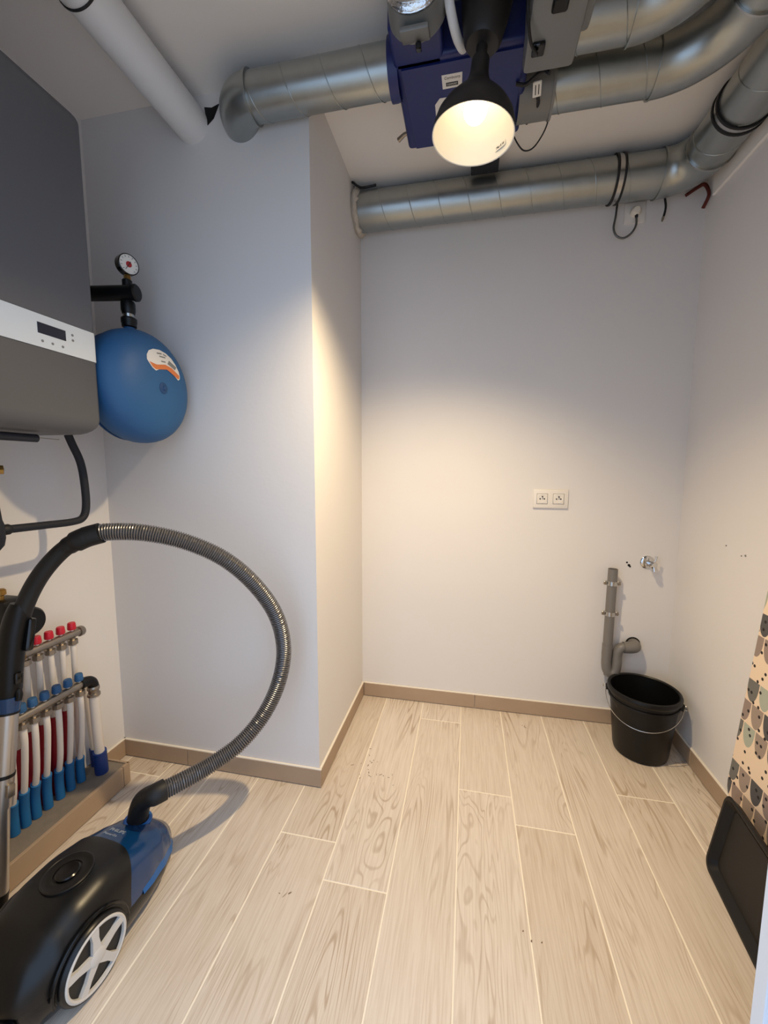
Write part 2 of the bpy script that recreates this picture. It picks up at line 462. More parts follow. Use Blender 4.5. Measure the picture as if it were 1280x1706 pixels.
# broken mortar round the left end
vs = []
mo = MB(); n = 40; prof = []
for i in range(5):
    for k in range(n):
        w = 2*PI*k/n; rr = br+.001+(.016*math.sin(i/4*PI))*(.6+.6*random.random())
        vs.append((AX-.002+i/4*(.026+.014*random.random()), bY+rr*math.cos(w), bZ+rr*math.sin(w)))
mo.add(vs, [(i*n+k, i*n+(k+1) % n, (i+1)*n+(k+1) % n, (i+1)*n+k) for i in range(4) for k in range(n)])
o = mo.build('mortar_collar', 'mortar', t)

# two ducts on the right of the fan unit, each with an elbow towards the door
rY, rZ = 1.469, 2.426
def side_duct(label, y, z, xs, xe, R, phase):
    rr_ = .0675
    t = thing('spiral_duct', label, 'duct', ((xs+xe)/2, y, z-rr_))
    MB().tube([(xs, y, z), (xe, y, z)], rr_, 40, False).build('duct_tube', 'galv', t)
    MB().tube(helix((xs+.01, y, z), (1, 0, 0), xe-xs-.01, rr_+.0006, .125, phase), .0017, 6).build('seam', 'galv', t)
    el = elbow((xe, y, z), (1, 0, 0), (0, -1, 0), R, 16)
    e_ = MB().tube(el, rr_+.0035, 40, False).build('elbow', 'galv', t)
    ring((xe, y, z), (1, 0, 0), rr_, .005, rr_+.006, e_, 'bead', 'galv')
    ring((xe+R, y-R, z), (0, 1, 0), rr_, .005, rr_+.006, e_, 'bead', 'steel')
    MB().tube([(xe+R, y-R, z), (xe+R, FY1, z)], rr_, 40, False).build('duct_tube', 'galv', t)
    MB().tube(helix((xe+R, y-R-.02, z), (0, -1, 0), y-R-.04-FY1, rr_+.0006, .125, 0), .0017, 6).build('seam', 'galv', t)
side_duct('galvanised duct bending forward, in the middle between nearer duct and back wall duct', rY, rZ, .19, .513, .180, .8)
side_duct('galvanised duct leaving the fan box nearest the doorway, cut off by photo top', 1.285, 2.428, .235, .389, .151, 2.6)

# white pipe from the column wall forward
fx, fz, fr = -.972, 2.432, .060
t = thing('vent_pipe', 'thick white plastic pipe running under ceiling into the column wall', 'pipe', (fx, .9, fz-fr))
MB().tube([(fx, CY+.02, fz), (fx, FY1, fz)], fr, 40).build('pipe_tube', 'white_pvc', t)
MB().lathe([(fr, -.0025), (fr+.003, -.0025), (fr+.003, .0025), (fr, .0025)], 40, frame((fx, .955, fz), (0, 1, 0)), close=True).build('coupling_ring', 'rubber', t)
# broken gap in the plaster beside the pipe
MB().prism([(-.003, -.03), (.022, -.012), (.045, .03), (.016, .022), (-.012, .028)], -.001, .0015, frame((fx+.062, CY-.001, fz+.022), (0, -1, 0), (1, 0, 0))).build('plaster_gap', 'hole', wc, smooth=False)

# ================================================================== FAN UNIT
ux0, ux1, uy0, uy1, uz0, uz1 = -.232, .142, 1.242, 1.562, 2.371, 2.500
t = thing('fan_unit', 'blue ventilation fan box with plastic ports hanging under the ceiling', 'ventilation unit', (-.04, 1.4, uz0))
MB().box(ux0, ux1, uy0, uy1, uz0, uz1, .012, 3).box(ux0, -.092, 1.150, uy0+.03, uz0, uz1, .010, 3).build('housing', 'unit_blue', t)
cover = MB().prism([(-.212, 1.262), (.122, 1.262), (.122, 1.550), (-.203, 1.550)], uz0-.006, uz0+.001).build('cover_panel', 'unit_blue', t, smooth=False)
MB().lathe([(dr+.001, -.016), (dr+.009, -.016), (dr+.009, .0), (dr+.007, .012), (dr+.001, .012)], 40, frame((ux0-.004, dY, dZ), (1, 0, 0)), close=True).build('flange', 'unit_blue', t)
for (x, y) in ((-.20, 1.28), (.11, 1.28), (-.20, 1.53), (.11, 1.53)):
    MB().tube([(x, y, uz1-.005), (x, y, CZ)], .006, 10).build('hanger_rod', 'steel', t)
# front port, left: clear collar with a tab and clip
px, py, pz = -.152, 1.118, 2.396
pt = MB().lathe([(.063, -.030), (.070, -.030), (.072, .0), (.074, .034), (.067, .034), (.065, .0)], 36, frame((px, py, pz), (0, 1, 0)), close=True).build('port_collar', 'port', t)
MB().box(-.036, .036, -.006, .006, -.030, .032, .004, 2, Matrix.Translation((px-.002, 1.122, 2.319)) @ Matrix.Rotation(math.radians(-68), 4, 'X')).build('tab', 'port', pt)
MB().box(-.007, .007, -.007, .007, -.011, .011, .002, 1, Matrix.Translation((px+.004, 1.150, 2.313)) @ Matrix.Rotation(math.radians(-68), 4, 'X')).build('clip', 'black_gloss', pt)
# right-hand port housings
rp = MB().box(.121, .252, 1.04, 1.288, 2.315, 2.494, .012, 2).build('port_housing', 'port', t)
MB().box(.230, .274, 1.01, 1.232, 2.343, 2.494, .010, 2).build('port_cover', 'port', rp)
MB().box(.137, .168, 1.198, 1.232, 2.306, 2.318, .003, 1).build('clip', 'black_gloss', rp)
MB().box(.168, .204, 1.098, 1.133, 2.304, 2.318, .004, 1).build('clip', 'black', rp)
MB().lathe([(dr+.008, -.045), (dr+.016, -.045), (dr+.016, .050), (dr+.019, .050), (dr+.019, .058), (dr+.008, .058)], 40, frame((.174, rY, rZ), (1, 0, 0)), close=True).build('port_collar', 'port', t)
for x in (-.10, .062):
    MB().lathe([(.0, -.02), (.052, -.02), (.056, .0), (.056, .028), (.048, .034), (0, .034)], 36, frame((x, 1.566, 2.425), (0, 1, 0))).build('port_cap', 'port', t)
MB().tube([(-.213, 1.495, 2.384), (-.241, 1.506, 2.384), (-.263, 1.520, 2.380)], [.0055, .0065, .0078], 10).build('lever', 'nickel', t)
# printed stickers on the underside
def sticker(poly, m, z, parent, name='sticker'):
    return MB().prism(poly, z-.0006, z).build(name, m, parent, smooth=False)
st = sticker([(-.100, 1.297), (-.041, 1.297), (-.043, 1.340), (-.099, 1.341)], 'sticker', uz0-.0062, t)
FL = Matrix.Rotation(PI, 4, 'X')           # text read from below
text_mesh('Combcorp', .0118, 'ink', st, Matrix.Translation((-.070, 1.3076, uz0-.0070)) @ FL, width=.045)
sticker([(-.0885, 1.3216), (-.0538, 1.3216), (-.0538, 1.3328), (-.0885, 1.3328)], 'ink', uz0-.0069, st, 'print_block')
text_mesh('COMFORT', .0073, 'sticker', st, Matrix.Translation((-.0711, 1.3272, uz0-.0078)) @ FL, width=.029)
st = sticker([(-.110, 1.369), (-.056, 1.369), (-.056, 1.456), (-.1255, 1.456), (-.1255, 1.389)], 'sticker', uz0-.0062, t)
for k in range(4):
    sticker([(-.105, 1.389+k*.0157), (-.067, 1.389+k*.0157), (-.067, 1.3934+k*.0157), (-.105, 1.3934+k*.0157)], 'greyink', uz0-.0069, st, 'print_line')

# foil hose on the left front port, going up over the doorway
ff = MB(); P = smooth_path([(px, 1.096, pz), (px-.002, 1.05, pz+.004), (px-.012, .92, pz+.03), (px-.02, .72, pz+.042), (px-.02, .50, pz+.045)], 14)
ff.tube(P, [(.062 if i < 2 else .069)+.004*math.sin(i*1.9)+random.uniform(-.003, .003) for i in range(len(P))], 30)
tag(ff.build('foil_duct', 'foil', origin=(px, .75, pz)), 'crinkled silver foil hose on clear port of the fan box', 'duct')

# white bent tube beside the lamp
tag(MB().tube(smooth_path([(-.070, 1.120, 2.505), (-.074, 1.116, 2.44), (-.0735, 1.118, 2.39), (-.064, 1.145, 2.358), (-.052, 1.190, 2.352), (-.040, 1.232, 2.366), (-.036, 1.246, 2.385)], 8), .0118, 16).build('condensate_tube', 'white_pvc', origin=(-.05, 1.12, 2.33)),
    'white bent plastic tube between foil hose and black lamp', 'tube')

# black control cables round the unit
def cable(name, pts, r, label, m='rubber', sub=8):
    P = smooth_path(pts, sub)
    return tag(MB().tube(P, r, 8).build(name, m, origin=P[0][:]), label, 'cable')
cable('control_cable', [(0.0224, 1.0472, 2.3208), (0.0784, 1.0438, 2.2984), (0.1232, 1.0472, 2.2872), (0.168, 1.064, 2.2838), (0.1826, 1.0808, 2.2995), (0.1859, 1.0584, 2.3488), (0.1904, 1.0192, 2.3824), (0.196, 0.9632, 2.3824)], .005, 'black cable crossing the lamp top to the clear port housing')
cable('control_cable', [(0.112, 1.1032, 2.3712), (0.1142, 1.12, 2.3208), (0.1288, 1.176, 2.2984), (0.1501, 1.2152, 2.2995)], .0036, 'thin black cable falling to the lower clip of clear port housing')
c_ = cable('control_cable', [(0.112, 1.3608, 2.36), (0.14, 1.3608, 2.3544), (0.168, 1.3328, 2.351), (0.1848, 1.316, 2.3432), (0.196, 1.3048, 2.3264)], .005, 'black cable with white tag hanging under the fan box right end')
tg = MB().box(-.0123, .0123, -.0022, .0022, -.020, .020, .002, 1, frame((0.1747, 1.3832, 2.3544), (.1, .9, -.3), (1, 0, 0))).build('cable_tag', 'sticker', c_, smooth=False)
for s in (-.0045, .0045):
    MB().box(s-.0013, s+.0013, -.0031, .0031, -.0123, .0123, 0, 1, frame((0.1747, 1.3832, 2.3544), (.1, .9, -.3), (1, 0, 0))).build('tag_mark', 'ink', tg, smooth=False)
cable('control_cable', [(0.1792, 1.4056, 2.3578), (0.1859, 1.4336, 2.3555), (0.1814, 1.4672, 2.3578), (0.168, 1.5064, 2.3645), (0.1635, 1.5232, 2.3712)], .005, 'short black cable hanging below the clear collar')
cable('control_cable', [(0.224, 1.5064, 2.3846), (0.2296, 1.5176, 2.3656), (0.2184, 1.54, 2.3432), (0.1926, 1.5624, 2.3208), (0.1635, 1.5624, 2.3152), (0.14, 1.5512, 2.332), (0.1176, 1.5456, 2.3712)], .0024, 'thin black wire looping down right of the lamp shade rim')

# ================================================================== PENDANT LAMP
t = thing('pendant_lamp', 'black pendant lamp with lit bulb and white inside hanging from the ceiling', 'lamp', (-.0072, 1.170, 2.098))
ax = Vector((.087, .011, 1)).normalized()
LT = frame((-.0072, 1.170, 2.098), ax)
outer = [(.1050, 0), (.1034, .0192), (.0972, .0396), (.0840, .0600), (.0672, .0792), (.0504, .0960), (.0372, .1116), (.0282, .1272), (.0234, .1464), (.0222, .1776), (.0168, .1824)]
inner = [(r-.0024, z-.0012*(z > 0)) for r, z in outer[:-4]]+[(.0264, .120), (0.0, .1212)]
so = MB().lathe(outer, 56, LT); so_o = None
sh = MB()
vs = []; n = 56
for r, z in outer:
    for k in range(n): vs.append((r*math.cos(2*PI*k/n), r*math.sin(2*PI*k/n), z))
sh.add(vs, [(i*n+k, i*n+(k+1) % n, (i+1)*n+(k+1) % n, (i+1)*n+k) for i in range(len(outer)-1) for k in range(n)]+[tuple((len(outer)-1)*n+k for k in range(n))], LT)
sh_o = sh.build('lamp_shade', 'lampblack', t)
si = MB(); vs = []
for r, z in inner:
    for k in range(n): vs.append((r*math.cos(2*PI*k/n), r*math.sin(2*PI*k/n), z+.0003))
fs = [(i*n+k, i*n+(k+1) % n, (i+1)*n+(k+1) % n, (i+1)*n+k) for i in range(len(inner)-1) for k in range(n)]
# rim joins inner to outer
for k in range(n): vs.append((.1053*math.cos(2*PI*k/n), .1053*math.sin(2*PI*k/n), -.0007))
b0 = len(inner)*n
fs += [(b0+k, b0+(k+1) % n, (k+1) % n, k) for k in range(n)]
si.add(vs, fs, LT); si.build('shade_lining', 'lampwhite', sh_o)
MB().lathe([(.0222, .0984), (.0222, .1188), (0, .1194)], 24, LT).build('lamp_holder', 'lampwhite', t)
# bulb
bp = [(0, .0312)]+[(.0300*math.sin(a), .0612-.0300*math.cos(a)) for a in [PI*k/14 for k in range(1, 11)]]+[(.0180, .0912), (.0150, .1056)]
bo = MB().lathe(bp, 28, LT).build('bulb', 'bulb', t)
spd = D.lights.new('bulb_light', 'SPOT'); spd.energy = LAMP_POWER; spd.color = BULB_COLOR[:3]
spd.spot_size = math.radians(134); spd.spot_blend = 1.0; spd.shadow_soft_size = .022
spo = D.objects.new('bulb_light', spd); COL.objects.link(spo); spo.parent = t
spo.matrix_local = WM[t.name].inverted() @ LT @ Matrix.Translation((0, 0, .008))
# stem, cup and canopy above the shade
MB().lathe([(.0144, .1800), (.0144, .2064), (.0264, .2136)], 24, LT).build('stem', 'lampblack', t)
base = Vector((-.0072, 1.170, 2.098))+ax*.2064
CT = frame(base, (.10, .0, 1))
MB().lathe([(.024, 0), (.040, .004), (.047, .014), (.058, .062), (.064, .11), (.066, (CZ-base.z)*1.004)], 40, CT).build('canopy', 'lampblack', t)
# rating label inside the rim
la = math.radians(42)
lp = LT @ Vector((.0990*math.cos(la), .0990*math.sin(la), .021))
n_in = (LT.to_3x3() @ Vector((-math.cos(la), -math.sin(la), -.14))).normalized()
tx = (LT.to_3x3() @ Vector((-math.sin(la), math.cos(la), 0))).normalized()
lf = frame(lp+n_in*.0022, n_in, -tx)
lf = lf
lb = MB().prism([(-.018, -.006), (.018, -.006), (.018, .006), (-.018, .006)], -.0002, .0002, lf).build('rating_label', 'sticker', t, smooth=False)
text_mesh('Max 8 W', (.0082), 'ink', lb, lf @ Matrix.Translation((0, 0, .0006)), width=.027)

# ================================================================== BOILER
by0, by1, bz0, bz1, bxf = .53, 1.012, 1.334, 2.190, -1.05
t = thing('boiler', 'grey wall-hung boiler with white control strip on the left wall', 'boiler', (-1.24, .765, bz0))
def rounded_slab(z0, z1, xf, rr, name, m, rtop=0, rbot=0):
    poly = []
    x0 = LW+.002
    poly = [(x0, by0), (xf-rr, by0)]
    for k in range(5): a = -PI/2+PI/2*k/4; poly.append((xf-rr+rr*math.cos(a), by0+rr+rr*math.sin(a)))
    for k in range(5): a = PI/2*k/4; poly.append((xf-rr+rr*math.cos(a), by1-rr+rr*math.sin(a)))
    poly.append((x0, by1))
    mb = MB(); n = len(poly); vs = []; fs = []
    lev = []
    if rbot: lev += [(z0+rbot*(1-math.cos(PI/2*k/6)), rbot*(1-math.sin(PI/2*k/6))) for k in range(6)]
    lev += [(z0+rbot, 0)] if rbot else [(z0, 0)]
    if rtop: lev += [(z1-rtop+rtop*math.sin(PI/2*k/6), rtop*(1-math.cos(PI/2*k/6))) for k in range(0, 7)]
    else: lev += [(z1, 0)]
    cy_ = (by0+by1)/2; hw = (by1-by0)/2
    for z, ins in lev:
        for x, y in poly:
            vs.append((x if x <= x0+1e-6 else max(x-ins, x0), cy_+(y-cy_)*(hw-ins)/hw, z))
    for i in range(len(lev)-1):
        for k in range(n): fs.append((i*n+k, i*n+(k+1) % n, (i+1)*n+(k+1) % n, (i+1)*n+k))
    fs.append(tuple(range(n-1, -1, -1))); fs.append(tuple((len(lev)-1)*n+k for k in range(n)))
    return mb.add(vs, fs).build(name, m, t)
rounded_slab(1.6215, bz1, bxf, .012, 'upper_casing', 'boiler', rtop=.030)
pn = rounded_slab(1.540, 1.620, bxf+.0015, .010, 'control_panel', 'panel')
rounded_slab(bz0, 1.5385, bxf, .012, 'lower_cover', 'boiler_low', rbot=.045)
MB().box(bxf-.002, bxf+.0025, .847, .920, 1.5735, 1.600, .0008, 1).build('display', 'display', pn, smooth=False)
for y, z in ((.857, 1.5562), (.8826, 1.5562), (.9094, 1.5562), (.9385, 1.5945), (.939, 1.581)):
    MB().lathe([(.0032, 0), (.0032, .0012), (0, .0014)], 14, frame((bxf+.0012, y, z), (1, 0, 0))).build('button', 'greyink', pn)

# pipes under the boiler
t = thing('drain_hose', 'dark bent hose hanging from boiler underside on the left wall', 'hose', (-1.26, 1.0, 1.07))
hp = smooth_path([(-1.25, 1.078, 1.345), (-1.25, 1.090, 1.315), (-1.25, 1.112, 1.262), (-1.25, 1.121, 1.20), (-1.25, 1.122, 1.12), (-1.25, 1.108, 1.078), (-1.25, 1.07, 1.067), (-1.25, .98, 1.068), (-1.25, .885, 1.070)], 8)
hp = [Vector((p.x, min(p.y, 1.3), p.z)) for p in hp]
MB().tube(hp, .0115, 16).build('hose_tube', 'foam', t)
MB().lathe([(.0125, 0), (.015, .004), (.015, .02), (.0125, .024)], 20, frame((-1.25, .862, 1.070), (0, 1, 0))).build('hose_end', 'rubber', t)
# siphon bottle at the left edge
t = thing('siphon', 'dark plastic siphon bottle at left photo edge below the boiler', 'siphon', (-1.25, .84, 1.00))
MB().lathe([(0, 1.015), (.016, 1.017), (.026, 1.03), (.030, 1.05), (.030, 1.085), (.026, 1.10), (.022, 1.16), (.016, 1.20), (.012, 1.215), (.012, 1.345)], 28, Matrix.Translation((-1.25, .838, 0))).build('bottle', 'foam', t)
# brass valve
t = thing('brass_valve', 'brass valve fitting at left photo edge under the boiler', 'valve', (-1.30, .86, 1.23))
vm = frame((-1.30, .872, 1.20), (0, 0, 1))
MB().lathe([(.011, 0), (.018, .002), (.018, .022), (.012, .026), (.012, .044), (.018, .048), (.018, .066), (.011, .07)], 6, vm).build('valve_body', 'brass', t)
MB().lathe([(.009, .07), (.009, .165)], 14, vm).build('riser_pipe', 'nickel', t)
MB().lathe([(.009, -.10), (.009, 0)], 14, vm).build('riser_pipe', 'nickel', t)
MB().lathe([(.008, 0), (.008, .018), (.012, .020), (.012, .032), (0, .034)], 8, frame((-1.288, .872, 1.235), (.6, .8, 0))).build('spindle', 'brass', t)
# black insulated stub below the boiler
t = thing('insulated_pipe', 'short black pipe end tucked under boiler bottom at left', 'pipe', (-1.10, .84, 1.318))
MB().tube([(-1.115, .60, 1.318), (-1.115, .874, 1.318)], .0105, 18).build('sleeve', 'foam', t)
MB().tube([(-1.115, .874, 1.3195), (-1.115, .935, 1.3185)], .0012, 6).build('wire', 'nickel', t)

# ================================================================== EXPANSION VESSEL + GAUGE
vX, vY, vZ, vR = -1.085, 1.199, 1.508, .183
t = thing('expansion_vessel', 'round blue steel expansion vessel mounted beside the boiler', 'tank', (vX, vY, vZ-vR))
VT = frame((vX, vY, vZ), (1, 0, 0), (0, 1, 0))
prof = []
ha = .098
for k in range(0, 25):
    a = PI*k/24
    c, s_ = math.cos(a), math.sin(a)
    prof.append((vR*abs(s_)**.72, -ha*math.copysign(abs(c)**.85, c)))
prof[-1] = (.010, ha*.985)
prof.append((0.0, ha*.982))
tk = MB().lathe(prof, 56, VT).build('tank_shell', 'vessel', t)
MB().lathe([(.160, -.010), (.1745, -.008), (.1745, -.003), (.160, -.001)], 56, frame((vX-.045, vY, vZ), (1, 0, 0)), close=True).build('seam_band', 'vessel_dark', tk)
MB().lathe([(.020, -.004), (.018, .001), (.008, .003), (.006, .006), (0, .006)], 24, frame((vX+ha-.001, vY-.005, vZ-.006), (1, 0, 0))).build('valve_cap', 'vessel_dark', tk)
MB().tube([(vX-.085, vY, vZ), (-1.33, vY, vZ), (LW, vY, vZ)], .012, 12).build('wall_bracket', 'vessel_dark', t)
# curved sticker on the dome: points laid on the shell
def shell_x(d):
    """x offset of the shell face at radius d from the axis"""
    s_ = (min(d, vR*.999)/vR)**(1/.72); c = math.sqrt(max(0, 1-s_*s_)); return ha*c**.85
def on_shell(y, z, h): d = math.hypot(y, z); return (vX+shell_x(d)+h, vY+y, vZ+z)
def patch(outline, name, m, parent, h, nrad=10):
    cy_ = sum(p[0] for p in outline)/len(outline); cz_ = sum(p[1] for p in outline)/len(outline)
    n = len(outline); vs = [on_shell(cy_, cz_, h)]; fs = []
    for i in range(1, nrad+1):
        for y, z in outline: vs.append(on_shell(cy_+(y-cy_)*i/nrad, cz_+(z-cz_)*i/nrad, h))
    for k in range(n): fs.append((0, 1+k, 1+(k+1) % n))
    for i in range(nrad-1):
        for k in range(n): fs.append((1+i*n+k, 1+(i+1)*n+k, 1+(i+1)*n+(k+1) % n, 1+i*n+(k+1) % n))
    return MB().add(vs, fs).build(name, m, parent)
def arc_band(r0, r1, a0, a1, n=14):
    """sector of an annulus about the dome centre; angles from +y towards +z"""
    return [(r1*math.cos(a0+(a1-a0)*k/n), r1*math.sin(a0+(a1-a0)*k/n)) for k in range(n+1)]+[(r0*math.cos(a1+(a0-a1)*k/n), r0*math.sin(a1+(a0-a1)*k/n)) for k in range(n+1)]
A0, A1 = math.radians(38), math.radians(122)
bean = [(-.063, .073), (-.060, .088), (-.048, .104), (-.028, .114), (0, .118), (.028, .114), (.052, .103), (.070, .086), (.082, .066), (.085, .050), (.080, .040), (.070, .034), (.058, .042), (.046, .054), (.030, .062), (.010, .064), (-.008, .060), (-.022, .050), (-.034, .044), (-.046, .050), (-.056, .062)]
stc = patch(bean, 'sticker', 'sticker', tk, .0008)
oband = [(-.056, .068), (-.040, .062), (-.020, .066), (.010, .073), (.040, .069), (.060, .060), (.081, .052), (.078, .043), (.070, .038), (.058, .046), (.046, .058), (.030, .066), (.010, .068), (-.008, .064), (-.022, .054), (-.034, .048), (-.046, .054)]
patch(oband, 'orange_band', 'orange', stc, .0014)
patch([(.022, .078), (.058, .066), (.070, .078), (.034, .092)], 'barcode', 'greyink', stc, .0014)
for (y0, z0, y1, z1) in ((-.018, .103, .004, .106), (.010, .106, .026, .104), (-.010, .095, .018, .097), (-.006, .080, .014, .082)):
    patch([(y0, z0-.0022), (y1, z1-.0022), (y1, z1+.0022), (y0, z0+.0022)], 'print_line', 'greyink', stc, .0014, 3)
# riser: neck, union, tee, gauge
nk = MB().lathe([(.020, -.03), (.017, .005), (.016, .02)], 24, frame((-1.109, vY, vZ+vR-.004), (0, 0, 1))).build('neck', 'vessel', t)
MB().lathe([(.019, 0), (.0225, .003), (.0225, .014), (.024, .016), (.024, .028), (.0205, .032)], 12, frame((-1.109, vY, 1.702), (0, 0, 1))).build('union_nut', 'black', t)
MB().lathe([(.0155, 0), (.0165, .001), (.0165, .012), (.0155, .013)], 24, frame((-1.109, vY, 1.733), (0, 0, 1))).build('collar_ring', 'steel', t)
MB().lathe([(.0185, 0), (.0195, .004), (.0215, .012), (.0215, .034), (.019, .04)], 24, frame((-1.109, vY, 1.745), (0, 0, 1))).build('coupling', 'black', t)

t = thing('insulated_pipe', 'black insulated tee pipe above the blue expansion vessel', 'pipe', (-1.15, 1.18, 1.785))
MB().tube([(LW, 1.137, 1.808), (-1.120, 1.187, 1.808), (-1.078, 1.194, 1.808)], .0232, 28).build('sleeve', 'black', t)
MB().lathe([(.0232, 0), (.0265, .002), (.0265, .010), (.022, .014), (0, .0145)], 28, frame((-1.080, 1.1938, 1.808), (.98, .17, 0))).build('end_cap', 'black', t)
MB().lathe([(.0150, .015), (.0150, .042), (.012, .045)], 20, frame((-1.107, vY, 1.808), (0, 0, 1))).build('branch', 'black', t)

t = thing('pressure_gauge', 'round black pressure gauge with white dial above the insulated pipe', 'gauge', (-1.103, vY, 1.85))
MB().lathe([(.0085, 1.8530-1.853), (.0105, .002), (.0105, .013), (.0085, .016), (.0085, .024)], 8, frame((-1.105, vY, 1.852), (0, 0, 1))).build('stem', 'brass', t)
gd = Vector((.93, -.36, -.04)).normalized()
gc = Vector((-1.103, vY, 1.898))
gb = MB().lathe([(0, -.016), (.028, -.016), (.032, -.012), (.032, .012), (.0295, .014), (.0295, .010), (0, .010)], 36, frame(gc, gd)).build('case', 'black_gloss', t)
dl = MB().lathe([(.0292, .0102), (.0292, .0112), (0, .0112)], 36, frame(gc, gd)).build('dial', 'sticker', gb)
GT = frame(gc+gd*.0118, gd, (0, 1, 0))
MB().lathe([(.009, 0), (.009, .0006), (0, .0008)], 20, GT).build('dial_spot', 'redneedle', dl)
MB().prism([(-.0012, -.010), (.0012, -.010), (.0005, .021), (-.0005, .021)], .001, .0018, GT @ Matrix.Rotation(math.radians(150), 4, 'Z')).build('needle', 'ink', dl, smooth=False)
for k in range(11):
    a = math.radians(-45+27*k)
    MB().prism([(-.0006, .021), (.0006, .021), (.0006, .026), (-.0006, .026)], 0, .0005, GT @ Matrix.Rotation(a-PI/2, 4, 'Z')).build('dial_mark', 'ink', dl, smooth=False)

# ================================================================== UNDERFLOOR MANIFOLDS
def manifold(label, X, Z, ycaps, yend0, yend1, capm, foot, sleeves, loc):
    t = thing('heating_manifold', label, 'manifold', loc)
    MB().tube([(X, yend0, Z), (X, yend1, Z)], .0135, 18).build('manifold_bar', 'nickel', t)
    for i, y in enumerate(ycaps):
        cp = MB().lathe([(.006, .010), (.006, .020)], 12, frame((X, y, Z), (0, 0, 1))).build('valve_stem', 'white_pex', t)
        MB().lathe([(.0125, .018), (.0135, .022), (.0120, .040), (.0105, .043), (0, .043)], 14, frame((X, y, Z), (0, 0, 1))).build('valve_cap', capm, cp)
        MB().lathe([(.009, 0), (.009, .006), (.0155, .008), (.0155, .024), (.010, .027)], 8, frame((X, y, Z-.012), (0, 0, -1))).build('compression_nut', 'nickel', t)
        fx_, fy_ = foot[i]
        top = Vector((X, y, Z-.035)); bot = Vector((fx_, fy_, .081))
        P = smooth_path([top, Vector((X, y, Z-.09)), top.lerp(bot, .5)+Vector((.004*(i % 2), 0, 0)), Vector((fx_, fy_, .16)), bot], 6)
        MB().tube(P, .0092, 14).build('pipe_tube', 'white_pex', t)
        sm, hh = sleeves[i]
        s0 = [p for p in P if p.z < .081+hh]
        MB().tube(s0, .0142, 14).build('pipe_sleeve', sm, t)
    return t
yc = [.8455, .8795, .917, .9495, .9865, 1.0255, 1.0645, 1.1045]
lt = manifold('lower heating manifold with blue caps on the left wall', -1.318, .482, yc[0:], .80, 1.122, 'blue_cap',
              [(-1.384, y) for y in (.870, .911, .9445, .978, 1.0165, 1.059, 1.098, 1.138)],
              [('blue_sleeve', h) for h in (.13, .125, .135, .13, .14, .12, .118, .11)], (-1.34, .97, .08))
# end elbow with a thick return pipe
MB().tube([(-1.318, 1.108, .482), (-1.318, 1.128, .482)], .0185, 16).build('end_joint', 'black', lt)
MB().tube(elbow((-1.318, 1.126, .482), (0, 1, 0), (0, 0, -1), .030, 10), .0175, 16).build('end_elbow', 'black', lt)
MB().lathe([(.018, 0), (.020, .004), (.020, .012), (.017, .016), (.017, .026), (.021, .028), (.021, .036), (.018, .038)], 12, frame((-1.318, 1.156, .452), (0, 0, -1))).build('compression_nut', 'nickel', lt)
P = [(-1.318, 1.156, .416), (-1.332, 1.170, .28), (-1.350, 1.192, .081)]
MB().tube(P, .0165, 18).build('return_pipe', 'white_pex', lt)
MB().tube([Vector(P[1]).lerp(Vector(P[2]), .53), P[2]], .0225, 18).build('pipe_sleeve', 'navy_sleeve', lt)

yc2 = [.897, .936, .975, 1.014, 1.0535, 1.0935, 1.1340]
ut = manifold('upper heating manifold with red caps on the left wall', -1.366, .652, yc2, .83, 1.162, 'red_cap',
              [(-1.417, y) for y in (.92, .952, .99, 1.03, 1.074, 1.112, 1.165)],
              [('red_sleeve', h) for h in (.30, .30, .31, .32, .33, .33)]+[('navy_sleeve', .05)], (-1.38, 1.0, .08))
MB().lathe([(.0145, 0), (.0185, .002), (.0185, .014), (.016, .018), (0, .019)], 16, frame((-1.366, 1.156, .652), (0, 1, 0))).build('end_plug', 'nickel', ut)
MB().lathe([(.0145, 0), (.020, .002), (.020, .020), (.016, .024)], 8, frame((-1.366, .968, .652), (0, -1, 0))).build('union_nut', 'brass', ut)
# white supply pipe behind
tag(MB().tube([(-1.407, 1.222, .081), (-1.407, 1.214, .25), (-1.402, 1.200, .44)], .013, 16).build('supply_pipe', 'white_pex', origin=(-1.407, 1.222, .081)),
    'plain white pipe rising behind the thick return pipe', 'pipe')
MB().tube([(-1.407, 1.223, .0805), (-1.407, 1.2205, .15)], .0185, 16).build('pipe_sleeve', 'navy_sleeve', D.objects['supply_pipe'])
# circulation pump and brass vent behind the vacuum handle
t = thing('circulation_pump', 'black heating pump with brass vent behind the vacuum handle', 'pump', (-1.38, .97, .70))
MB().lathe([(0, 0), (.042, .0), (.048, .006), (.050, .03), (.046, .07), (.040, .078), (0, .078)], 32, frame((-1.425, .995, .752), (1, 0, 0))).build('motor', 'black', t)
MB().box(-1.425, -1.345, .915, .985, .745, .842, .010, 2).build('terminal_box', 'black', t)
MB().tube([(-1.38, .935, .835), (-1.38, .935, .862)], .008, 12).build('vent_stem', 'brass', t)
MB().lathe([(.010, 0), (.014, .003), (.014, .016), (.010, .02), (0, .021)], 14, frame((-1.38, .935, .855), (0, 0, 1))).build('air_vent', 'brass', t)
MB().tube([(-1.366, .84, .652), (-1.375, .87, .70), (-1.385, .93, .740)], .014, 14).build('pipe_tube', 'brass', t)

